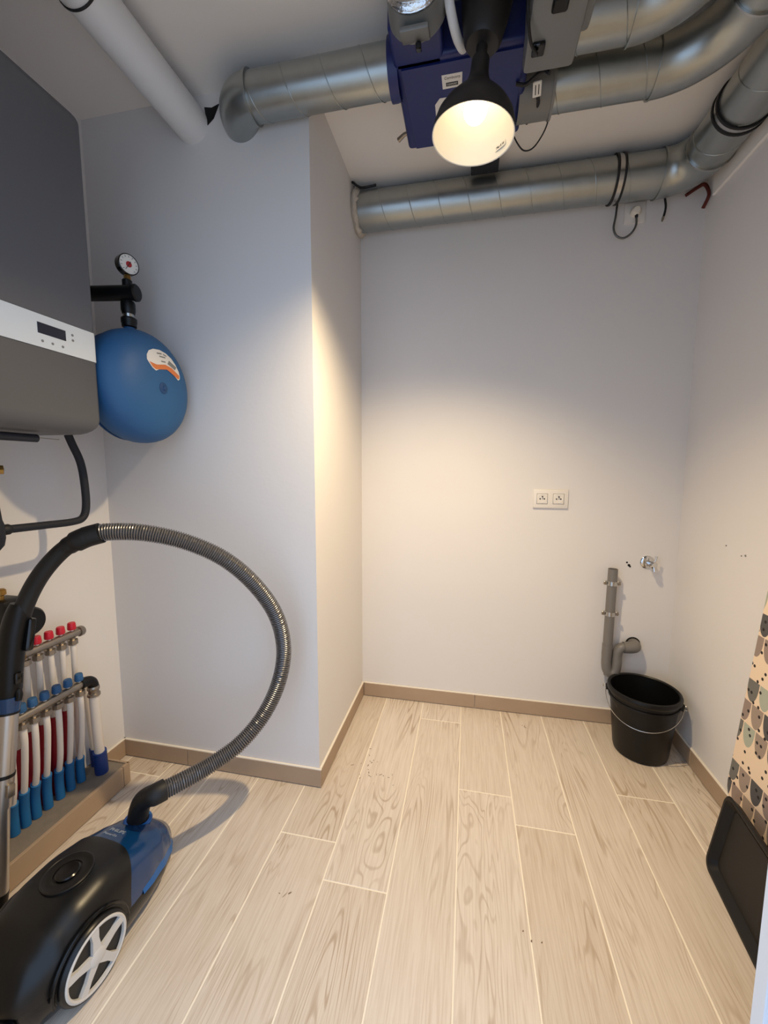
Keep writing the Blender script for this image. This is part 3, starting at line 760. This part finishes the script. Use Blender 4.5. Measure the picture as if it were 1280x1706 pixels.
# ================================================================== VACUUM CLEANER
vphi = math.radians(-4.1)
VO = Vector((-.9624, .790, 0))
VC = Matrix.Translation(VO) @ Matrix.Rotation(vphi, 4, 'Z')
t = thing('vacuum_cleaner', 'blue and black canister vacuum cleaner with silver wheels standing on the floor', 'vacuum cleaner', VO, rotz=vphi)
def lerp_tab(tab, x):
    if x <= tab[0][0]: return tab[0][1]
    for (a, b), (c, d) in zip(tab, tab[1:]):
        if x <= c:
            u = (x-a)/(c-a); u = u*u*(3-2*u)*.5+u*.5
            return b+(d-b)*u
    return tab[-1][1]
WT = [(-.235, .045), (-.225, .080), (-.20, .102), (-.15, .118), (-.08, .124), (0, .123), (.08, .114), (.14, .100), (.19, .080), (.22, .056), (.237, .022)]
TT = [(-.235, .105), (-.225, .140), (-.20, .172), (-.15, .202), (-.09, .220), (-.03, .224), (.04, .214), (.10, .196), (.15, .178), (.19, .158), (.22, .130), (.237, .100)]
ZB = lambda y: .092-.03*max(0, (y)/.237)
def shell(y, th, grow=0.0):
    w = lerp_tab(WT, y)+grow; zt = lerp_tab(TT, y)+grow; zb = ZB(y)
    c, s_ = math.cos(th), math.sin(th)
    return (w*math.copysign(abs(c)**.62, c), y, zb+(zt-zb)*abs(s_)**.62)
def loft(yfun0, yfun1, grow, ny=26, nt=36):
    vs = []; fs = []
    for i in range(ny+1):
        for k in range(nt+1):
            th = PI*k/nt; a, b = yfun0(th), yfun1(th)
            vs.append(shell(a+(b-a)*i/ny, th, grow))
    for i in range(ny):
        for k in range(nt): fs.append((i*(nt+1)+k, i*(nt+1)+k+1, (i+1)*(nt+1)+k+1, (i+1)*(nt+1)+k))
    return vs, fs
bnd = lambda th: .012+.048*math.sin(th)**1.5
m_ = MB(); m_.add(*loft(lambda th: -.235, bnd, .0018), VC)
rc = m_.build('rear_cover', 'vac_black', t)
m_ = MB(); m_.add(*loft(lambda th: bnd(th)+.0006, lambda th: .237, 0), VC)
ld = m_.build('dust_lid', 'vac_blue', t)
# lower body
m_ = MB(); vs = []; fs = []
lev = [(1.0, 1.0), (1.02, .8), (1.0, .5), (.93, .2), (.85, 0)]
ny = 30; loops = []
for sx, sz in lev:
    for i in range(ny+1):
        y = -.235+.472*i/ny; vs.append((lerp_tab(WT, y)*sx, y*(.97+.03*sz), .022+(ZB(y)+.002-.022)*sz))
    for i in range(ny, -1, -1):
        y = -.235+.472*i/ny; vs.append((-lerp_tab(WT, y)*sx, y*(.97+.03*sz), .022+(ZB(y)+.002-.022)*sz))
n = 2*(ny+1)
for j in range(len(lev)-1):
    for k in range(n): fs.append((j*n+k, j*n+(k+1) % n, (j+1)*n+(k+1) % n, (j+1)*n+k))
fs.append(tuple((len(lev)-1)*n+k for k in range(n))); fs.append(tuple(range(n-1, -1, -1)))
m_.add(vs, fs, VC); m_.build('chassis', 'vac_gloss', t)
# blue side trims
for sx in (1, -1):
    vs = []; fs = []; ns = 18
    for i in range(ns+1):
        y = .055+.175*i/ns; w = lerp_tab(WT, y)
        hgt = .016+.014*math.sin(PI*i/ns)
        for (dx, dz) in ((.0, -.004), (.006, -.002), (.006, hgt), (.0, hgt+.004)):
            vs.append((sx*(w+dx-.002-(.006 if dz > .01 else 0)), y, ZB(y)+dz))
    for i in range(ns):
        for k in range(3): fs.append((i*4+k, i*4+k+1, (i+1)*4+k+1, (i+1)*4+k))
    MB().add(vs, fs, VC).build('side_trim', 'vac_trim', t)
# round control on the rear cover
zt = lerp_tab(TT, -.050)
KT = VC @ Matrix.Translation((0, -.050, zt+.0022)) @ Matrix.Rotation(math.radians(1), 4, 'X')
MB().lathe([(.056, -.006), (.056, .0005), (.053, .0020), (.051, .0006), (.034, .0006), (.031, .0012), (.029, -.004), (0, -.004)], 44, KT).build('control_ring', 'vac_black', rc)
MB().lathe([(.0265, -.004), (.0265, .003), (.0235, .0052), (.012, .0042), (0, .004)], 36, KT).build('power_knob', 'vac_gloss', rc)
# rear lip of the cover
vs = []; fs = []; nt = 36
for dy, g in ((-.0, .0022), (.0, .0)):
    pass
# wheels
def wheel(sx):
    T = VC @ frame((sx*.118, -.09, .085), (sx, 0, 0), (0, 1, 0))
    w = MB().lathe([(0, -.012), (.075, -.012), (.084, -.006), (.085, .004), (.082, .013), (.0785, .0165), (.076, .0155), (.074, .009), (0, .009)], 56, T).build('wheel', 'vac_black', t)
    hub = MB().lathe([(.0765, .010), (.0768, .0168), (.073, .0188), (.069, .0172), (.0685, .010)], 56, T, close=True)
    hub.lathe([(.019, .009), (.019, .018), (.014, .020), (0, .0205)], 28, T)
    hub.build('hub', 'vac_white', w)
    for k in range(5):
        a = 2*PI*k/5+.35
        poly = [(.012, -.0115), (.045, -.0075), (.071, -.0098), (.071, .0098), (.045, .0075), (.012, .0115)]
        MB().prism(poly, .009, .0175, T @ Matrix.Rotation(a, 4, 'Z')).build('spoke', 'vac_white', w, smooth=False)
wheel(1); wheel(-1)
# front castor
MB().lathe([(.0, -.012), (.016, -.012), (.018, -.008), (.018, .008), (.016, .012), (0, .012)], 20, VC @ frame((0, .17, .018), (1, 0, 0))).build('castor', 'vac_black', t)
# rear bumper and cord outlet
MB().box(-.075, .075, -.243, -.222, .035, .085, .008, 2, VC).build('rear_grille', 'vac_gloss', t)
# wheel arch ridge
for sx in (1,):
    P = [(sx*.121, -.09+.093*math.cos(a), .085+.093*math.sin(a)) for a in [math.radians(-10+200*k/30) for k in range(31)]]
    MB().tube([VC @ Vector(p) for p in P], .0045, 8).build('wheel_arch', 'vac_gloss', t)
# lettering on the lid
zt = lerp_tab(TT, .085)
sl = math.atan2(lerp_tab(TT, .12)-lerp_tab(TT, .06), .06)
text_mesh('PHILIPS', .016, 'vac_letter', ld, VC @ Matrix.Translation((-.012, .098, lerp_tab(TT, .098)+.0004)) @ Matrix.Rotation(sl, 4, 'X'), width=.050, extrude=.0008)
text_mesh('PowerGo', .011, 'vac_letter', ld, VC @ Matrix.Translation((-.018, .080, lerp_tab(TT, .080)+.0003)) @ Matrix.Rotation(sl, 4, 'X'), width=.046, extrude=.0008)
# hose port: blue socket, black elbow
pb = Vector((-.960, .952, .172)); pd = Vector((.14, .06, 1)).normalized()
MB().lathe([(.036, -.02), (.039, .004), (.036, .008), (.030, .009), (.028, .0)], 36, frame(pb, pd)).build('hose_socket', 'vac_trim', ld)
HS = Vector((-.884, .944, .280))
ep = smooth_path([pb-pd*.01, pb+pd*.03, pb+Vector((.020, .000, .066)), pb+Vector((.045, -.004, .090)), HS, HS+Vector((.016, .020, .002))], 6)
MB().tube(ep, [.0285]*(len(ep)-8)+[.0300]*8, 26).build('hose_elbow', 'black_matte', t)

# hose: ribbed, from the vacuum up in a loop to the handle
hpts = [HS, (-0.845, 1.0, 0.28), (-0.792, 1.073, 0.288), (-0.728, 1.146, 0.322), (-0.676, 1.216, 0.388), (-0.636, 1.256, 0.492), (-0.62, 1.267, 0.61), (-0.638, 1.251, 0.735), (-0.691, 1.212, 0.85), (-0.763, 1.156, 0.947), (-0.854, 1.093, 1.012), (-0.948, 1.032, 1.047), (-1.030, .985, 1.054), (-1.066, .961, 1.045)]
P = smooth_path(hpts, 12)
# resample evenly, 3 samples per rib
L = [0]
for a, b in zip(P, P[1:]): L.append(L[-1]+(b-a).length)
pitch = .0068; N = int(L[-1]/pitch*4); Q = []; j = 0
for i in range(N+1):
    s_ = L[-1]*i/N
    while j < len(L)-2 and L[j+1] < s_: j += 1
    u = (s_-L[j])/max(1e-9, L[j+1]-L[j]); Q.append(P[j].lerp(P[j+1], u))
rad = [(.0264, .0254, .0212, .0254)[i % 4] for i in range(N+1)]
t = thing('vacuum_hose', 'ribbed grey vacuum hose arching from canister up to the black handle', 'hose', HS)
MB().tube(Q, rad, 22).build('hose_tube', 'hose', t)
MB().tube([Q[-1]-(Q[-1]-Q[-12]).normalized()*.006, Q[-1]+(Q[-1]-Q[-12]).normalized()*.012], .0300, 24).build('hose_cuff', 'black_matte', t)

# wand with handle
t = thing('vacuum_wand', 'vacuum wand with black curved handle and aluminium tube at left edge', 'vacuum wand', (-1.238, .745, 0))
hb = smooth_path([(-1.040, .974, 1.053), (-1.080, .953, 1.039), (-1.128, .932, 1.008), (-1.172, .907, .951), (-1.205, .888, .886), (-1.222, .868, .815), (-1.229, .852, .75)], 8)
rr = [.0300 if i < 12 else (.0255 if i < 15 else .0228) for i in range(len(hb))]
hg = MB().tube(hb, rr, 26).build('grip', 'black_matte', t)
MB().tube(smooth_path([(-1.222, .876, .86), (-1.230, .858, .79), (-1.231, .842, .71), (-1.231, .832, .64), (-1.231, .826, .60)], 6), [.024, .027, .029, .030, .031, .031, .032, .032, .032, .032, .031, .031, .031, .030, .030, .030, .030, .030, .030, .030, .029, .028, .028, .027, .027], 24).build('handle_body', 'black', t)
MB().box(-.020, .020, -.010, .012, -.045, .045, .008, 2, frame((-1.203, .872, .775), (-.05, .25, 1), (1, -.3, 0))).build('release_switch', 'black_gloss', t)
MB().box(-.010, .012, -.009, .009, -.016, .016, .004, 2, frame((-1.203, .835, .665), (0, .1, 1), (1, -.2, 0))).build('slide_button', 'black_gloss', t)
MB().tube([(-1.203, .835, .630), (-1.197, .832, .618), (-1.199, .830, .604)], .008, 10).build('hook', 'black', t)
# loop handle behind
MB().tube([(-1.231, .827, .615), (-1.2315, .824, .585), (-1.232, .822, .568)], [.030, .0285, .0270], 26).build('connector', 'vac_blue', t)
MB().tube([(-1.232, .8225, .572), (-1.232, .821, .566)], .0278, 26).build('collar_ring', 'black', t)
MB().tube([(-1.232, .821, .568), (-1.237, .800, .400)], [.0262, .0262], 28).build('upper_tube', 'alu', t)
MB().tube([(-1.237, .8005, .403), (-1.2372, .7985, .394)], .0275, 26).build('collar_ring', 'black', t)
MB().tube([(-1.2372, .799, .395), (-1.2385, .789, .310)], [.0260, .0245], 28).build('sliding_sleeve', 'alu', t)
MB().box(-.008, .012, -.009, .009, -.018, .018, .003, 2, frame((-1.212, .795, .362), (0, .1, 1), (1, -.2, 0))).build('tube_button', 'nickel', t)
MB().tube([(-1.2385, .790, .312), (-1.241, .765, .055)], .0190, 24).build('lower_tube', 'alu', t)
MB().tube(smooth_path([(-1.241, .766, .07), (-1.2405, .758, .04), (-1.238, .740, .024)], 5), .0205, 20).build('neck', 'black', t)
MB().box(-1.281, -1.195, .645, .745, .001, .036, .010, 2).build('floor_head', 'black', t)

# ================================================================== BACK WALL FITTINGS
# double socket
t = thing('double_socket', 'white double wall socket on the back wall', 'socket', (.39, BY, 1.054))
sx0, sx1, sz0, sz1 = .3115, .4690, 1.0545, 1.1435
MB().box(sx0, sx1, BY-.010, BY, sz0, sz1, .003, 2).build('cover_plate', 'outlet', t)
for cx in (.352, .4255):
    cz = 1.0985
    ins = MB().box(cx-.0235, cx+.0235, BY-.0125, BY-.009, cz-.0235, cz+.0235, .0015, 1).build('socket_insert', 'outlet', t)
    fr_ = MB()
    for (a, b, c, d) in ((-.025, .025, -.025, -.0235), (-.025, .025, .0235, .025), (-.025, -.0235, -.025, .025), (.0235, .025, -.025, .025)):
        fr_.box(cx+a, cx+b, BY-.0108, BY-.009, cz+c, cz+d)
    fr_.build('shadow_gap', 'greyink', ins, smooth=False)
    T = frame((cx, BY-.0125, cz), (0, -1, 0), (1, 0, 0))
    MB().lathe([(.0200, 0), (.0200, .0016), (.0188, .0016), (.0186, .0003), (0, .0003)], 32, T).build('recess_ring', 'outlet', ins)
    for dx in (-.0095, .0095):
        MB().lathe([(.0034, .0004), (.0034, .0010), (0, .0010)], 12, T @ Matrix.Translation((dx, 0, 0))).build('contact_hole', 'hole', ins)
    MB().lathe([(.0032, .0004), (.0032, .0075), (.002, .0095), (0, .0097)], 12, T @ Matrix.Translation((0, .0105, 0))).build('earth_pin', 'ink', ins)
    MB().lathe([(.002, .0004), (.002, .0010), (0, .0010)], 10, T).build('centre_screw', 'greyink', ins)
# small socket below the duct, with plug and cable
t = thing('wall_socket', 'small white wall socket half hidden under back wall duct', 'socket', (.68, BY, 2.295))
MB().box(.637, .718, BY-.010, BY, 2.293, 2.376, .002, 2).build('cover_plate', 'outlet', t)
MB().lathe([(.021, 0), (.021, .002), (.0195, .002), (.0195, .0), (0, 0)], 28, frame((.677, BY-.010, 2.335), (0, -1, 0))).build('recess_ring', 'outlet', t)
t = thing('power_plug', 'cream plug with grey cable looping under the back wall duct', 'plug', (.675, BY-.02, 2.31))
MB().lathe([(0, .0105), (.0185, .0105), (.0185, .028), (.013, .036), (0, .036)], 20, frame((.677, BY, 2.333), (0, -1, 0))).build('plug_body', 'bead', t)
MB().tube([(.679, BY-.024, 2.322), (.680, BY-.024, 2.306)], [.0075, .0055], 12).build('strain_relief', 'foam', t)
MB().tube(smooth_path([(.680, BY-.024, 2.308), (.679, BY-.026, 2.275), (.662, BY-.03, 2.243), (.632, BY-.03, 2.226), (.604, BY-.03, 2.238), (.591, BY-.03, 2.27), (.596, BY-.03, 2.315), (.603, BY-.02, 2.37)], 8), .0042, 10).build('cord', 'galv_dark', t)
P = smooth_path([(.775, BY-.028, 2.40), (.782, BY-.03, 2.365), (.787, BY-.03, 2.335), (.785, BY-.03, 2.31), (.780, BY-.03, 2.290)], 6)
lc = tag(MB().tube(P, .0042, 10).build('loose_cable', 'rubber', origin=P[0][:]), 'loose black cable end hanging below the duct elbow', 'cable')
MB().lathe([(.005, 0), (.005, .008), (.003, .018), (0, .019)], 10, frame((.7805, BY-.03, 2.294), (-.2, 0, -1))).build('connector', 'nickel', lc)
P = smooth_path([(.865, 2.032, 2.375), (.905, 2.034, 2.400), (.928, 2.030, 2.408), (.938, 2.018, 2.380), (.939, 2.012, 2.35), (.930, 2.030, 2.315)], 6)
tag(MB().tube(P, .0065, 10).build('corner_cable', 'rust', origin=P[0][:]), 'dark red cable sleeve poking out at the top right corner', 'cable')

# washing-machine drain with trap
t = thing('drain_pipe', 'grey plastic drain pipe with trap clipped to the back wall', 'pipe', (.668, 2.0, .28))
dyy = 2.005
dp_ = MB().tube([(.6690, dyy, .782), (.6655, dyy, .40)], .0205, 26, False)
dp_.tube([(.6690, dyy, .782), (.6655, dyy, .40)], .0182, 26, False)
vs = []; n = 26
for r in (.0205, .0182):
    for k in range(n): vs.append((.6690+r*math.cos(2*PI*k/n), dyy+r*math.sin(2*PI*k/n), .782))
dp_.add(vs, [(k, (k+1) % n, n+(k+1) % n, n+k) for k in range(n)])
dp_.build('standpipe', 'grey_pvc', t)
tp = smooth_path([(.6655, dyy, .42), (.6645, dyy, .36), (.665, dyy-.002, .315), (.672, dyy-.004, .290), (.688, dyy-.006, .282), (.703, dyy-.006, .298), (.708, dyy-.004, .330), (.709, dyy, .365), (.713, dyy, .392), (.728, dyy, .408), (.752, dyy, .411)], 6)
MB().tube(tp, [.0222 if i < 6 else .0215 for i in range(len(tp))], 26).build('trap_bend', 'grey_pvc', t)
MB().tube(smooth_path([(.735, dyy, .410), (.765, dyy, .412), (.782, dyy+.006, .414), (.789, dyy+.022, .415), (.789, BY, .415)], 6), .0262, 26).build('wall_elbow', 'grey_pvc', t)
MB().lathe([(.0262, 0), (.032, .0005), (.032, .003), (.0262, .0035)], 26, frame((.789, BY-.004, .415), (0, 1, 0)), close=True).build('wall_collar', 'hole', t)
MB().lathe([(.016, 0), (.0175, .003), (.0175, .018), (.012, .021), (0, .021)], 16, frame((.674, dyy-.004, .286), (-.1, 0, -1))).build('cleaning_cap', 'grey_pvc', t)
for z, x in ((.715, .6685), (.570, .6672)):
    k = MB().lathe([(.0207, -.010), (.0225, -.010), (.0225, .010), (.0207, .010)], 28, frame((x, dyy, z), (0, 0, 1)), close=True).build('pipe_clip', 'steel', t)
    for s in (-1, 1):
        MB().box(x+s*.029-.008, x+s*.029+.008, dyy-.0035, dyy+.0035, z-.009, z+.009, .002, 1).build('clip_ear', 'steel', k)
        MB().lathe([(.0055, 0), (.0055, .003), (0, .004)], 10, frame((x+s*.031, dyy-.0035, z), (0, -1, 0))).build('screw', 'nickel', k)
    MB().tube([(x, dyy+.02, z), (x, BY, z)], .004, 10).build('stud', 'nickel', k)

# chrome tap outlet
t = thing('tap', 'small chrome water tap stub on back wall near the right corner', 'tap', (.835, BY, .78))
TT_ = frame((.826, BY, .811), (0, -1, 0), (1, 0, 0))
MB().lathe([(.030, 0), (.030, .003), (.026, .007), (.016, .009), (0, .009)], 32, TT_).build('rosette', 'chrome', t)
MB().lathe([(.012, .008), (.012, .030), (.015, .032), (.015, .046), (.010, .050), (0, .050)], 20, TT_ @ Matrix.Translation((.010, -.004, 0))).build('tap_body', 'chrome', t)
MB().tube([(.836, BY-.040, .807), (.840, BY-.042, .792), (.842, BY-.042, .780)], [.010, .010, .012], 16).build('spout', 'chrome', t)
MB().tube([(.838, BY-.040, .815), (.844, BY-.042, .832), (.846, BY-.042, .848)], [.0042, .004, .0055], 12).build('lever', 'chrome', t)

# ================================================================== BUCKET
bc = Vector((.776, 1.868, 0))
t = thing('bucket', 'black plastic bucket with wire handle on floor in the back corner', 'bucket', bc)
BTm = Matrix.Translation(bc)
MB().lathe([(0, .006), (.096, .006), (.100, .002), (.103, .004), (.107, .02), (.130, .262), (.131, .282), (.1275, .282), (.1265, .262), (.1035, .03), (.100, .014), (0, .012)], 56, BTm).build('bucket_body', 'bucket', t)
MB().lathe([(.128, .268), (.136, .266), (.1405, .272), (.1415, .281), (.1385, .289), (.132, .291), (.1275, .286)], 56, BTm, close=True).build('rim', 'bucket', t)
MB().lathe([(.126, .238), (.1335, .238), (.1345, .244), (.1335, .248), (.128, .25)], 56, BTm, close=True).build('collar', 'bucket', t)
ud = Vector((.90, -.43, 0)).normalized(); fd = Vector((-.43, -.90, 0)).normalized()
w_ = (fd*.83+Vector((0, 0, -.56))).normalized()
ear = bc+Vector((0, 0, .252))
hn = []
for k in range(41):
    a = PI*k/40
    hn.append(ear+ud*(.1445*math.cos(a))+w_*(.158*math.sin(a)))
MB().tube(hn, .0017, 8).build('wire_handle', 'steel', t)
for s in (-1, 1):
    c = ear+ud*s*.138
    MB().box(-.008, .008, -.008, .008, -.014, .014, .003, 1, frame(c, (0, 0, 1), ud)).build('handle_ear', 'bucket', t)
    MB().tube([ear+ud*s*.1445+Vector((0, 0, .009*math.sin(a)))+ud*(s*.006*(1-math.cos(a))) for a in [2*PI*k/12 for k in range(13)]], .0016, 8).build('handle_loop', 'steel', t)

# ================================================================== IRONING BOARD + TRAY (right wall)
lean = math.atan2(.07, 1.25)
IB = Matrix.Translation((.853, 1.245, .035)) @ Matrix.Rotation(lean, 4, 'Y')
t = thing('ironing_board', 'cream fabric ironing board cover with dots and scallops leaning on right wall', 'ironing board', (.853, 1.245, .0))
hw = .178
def board_outline():
    pts = []
    r = .075
    z0, z1 = .12, 1.34
    for k in range(7): a = -PI/2+PI/2*k/6; pts.append((hw-r+r*math.cos(a), z0+r+r*math.sin(a)))
    for k in range(1, 11):
        u = k/10; pts.append((hw*(.80-.02*u) if u < .5 else hw*(.79-.55*((u-.5)/.5)**1.7), .95+(z1-.95)*u))
    for k in range(10, 0, -1):
        u = k/10; pts.append((-(hw*(.80-.02*u) if u < .5 else hw*(.79-.55*((u-.5)/.5)**1.7)), .95+(z1-.95)*u))
    for k in range(7): a = PI+PI/2*k/6; pts.append((-(hw-r)+r*math.cos(a), z0+r+r*math.sin(a)))
    return pts
ol = board_outline()
def padded(name, m, x0, x1, rb):
    # rounded pad: outline inset towards the face
    n = len(ol); cy_, cz_ = 0, .7; vs = []; fs = []; levs = [(x1, 0)]+[(x0+rb*(1-math.sin(PI/2*k/5)), rb*(1-math.cos(PI/2*k/5))) for k in range(0, 6)]
    # from wall side (x1) to room side (x0)
    levs = [(x1, .004), (x1-.004, 0), (x0+rb, 0)]+[(x0+rb*(1-math.sin(PI/2*k/5)), rb*(1-math.cos(PI/2*k/5))) for k in range(1, 6)]
    for x, ins in levs:
        for y, z in ol:
            d = Vector((y, (z-.72)*.35)); d = d.normalized() if d.length else d
            vs.append((x, y-d.x*ins, z-d.y*ins))
    for i in range(len(levs)-1):
        for k in range(n): fs.append((i*n+k, i*n+(k+1) % n, (i+1)*n+(k+1) % n, (i+1)*n+k))
    fs.append(tuple(range(n-1, -1, -1))); fs.append(tuple((len(levs)-1)*n+k for k in range(n)))
    return MB().add(vs, fs, IB).build(name, m, t)
padded('cover', 'fabric', -.012, .016, .012)
MB().tube([IB @ Vector(p) for p in ((.026, -.10, 1.05), (.026, -.10, -.025), (.026, .10, -.025), (.026, .10, 1.05))], .009, 12).build('leg_frame', 'white_pvc', t)
MB().tube([IB @ Vector(p) for p in ((.026, -.06, .30), (.026, .06, .30))], .007, 12).build('crossbar', 'white_pvc', t)

# black tray standing on its long edge
tw, th_, td = .62, .262, .024
ang = math.radians(6)
TRm = Matrix.Translation((.764, 1.338, .0)) @ Matrix.Rotation(-ang, 4, 'Z') @ Matrix.Rotation(math.radians(9), 4, 'Y')
t = thing('shoe_tray', 'shallow black plastic tray standing on edge against the ironing board', 'tray', (.764, 1.338, 0))
def rrect(y0, y1, z0, z1, r, n=6):
    P = []
    for cy_, cz_, a0 in ((y1-r, z0+r, -PI/2), (y1-r, z1-r, 0), (y0+r, z1-r, PI/2), (y0+r, z0+r, PI)):
        for k in range(n+1): a = a0+PI/2*k/n; P.append((cy_+r*math.cos(a), cz_+r*math.sin(a)))
    return P
# tray opening faces the room (-x)
rings = [(td, .020), (td-.003, .013), (.004, .004), (.0, .0), (-.003, .003), (-.003, .010), (.001, .014), (td-.007, .026), (td-.006, .034)]
n = 28; vs = []; fs = []
for x, ins in rings:
    for y, z in rrect(-tw+ins, -ins, ins, th_-ins, max(.006, .034-ins*.5)): vs.append((x, y, z))
for i in range(len(rings)-1):
    for k in range(n): fs.append((i*n+k, i*n+(k+1) % n, (i+1)*n+(k+1) % n, (i+1)*n+k))
fs.append(tuple(range(n-1, -1, -1)))
MB().add(vs, fs, TRm).build('tray_rim', 'black', t)
MB().prism(rrect(-tw+.033, -.033, .033, th_-.033, .018), 0, .002, TRm @ Matrix(((0, 0, 1, td-.008), (1, 0, 0, 0), (0, 1, 0, 0), (0, 0, 0, 1)))).build('tray_base', 'black_matte', t, smooth=False)

# dirt specks and scuffs on the floor tiles
sp = MB()
for cx, cy, n_, sx_, sy_ in ((-.385, 1.535, 16, .05, .075), (-.30, 1.49, 5, .05, .04), (.186, 1.004, 3, .03, .02), (-.503, .977, 3, .02, .02), (.30, 1.93, 3, .02, .02)):
    for k in range(n_):
        x, y = random.gauss(cx, sx_*.5), random.gauss(cy, sy_*.5); a = random.uniform(0, PI); l = random.uniform(.002, .009); w = random.uniform(.0008, .0022)
        P = []
        for j in range(7):
            b = 2*PI*j/7; q = random.uniform(.6, 1.2)
            P.append((x+q*(l*math.cos(b)*math.cos(a)-w*math.sin(b)*math.sin(a)), y+q*(l*math.cos(b)*math.sin(a)+w*math.sin(b)*math.cos(a))))
        sp.prism(P, .0001, .0005)
d_ = sp.build('dirt_specks', 'dirt', fl, smooth=False); d_['kind'] = 'stuff'
P = smooth_path([(AX+.004, 1.89, 2.516), (AX+.012, 1.885, 2.508), (AX+.030, 1.882, 2.492), (AX+.05, 1.90, 2.494), (AX+.11, 1.905, 2.500)], 6)
tag(MB().tube(P, .005, 8).build('ceiling_cable', 'rubber', origin=P[0][:]), 'short black cable above left end of the back wall duct', 'cable')
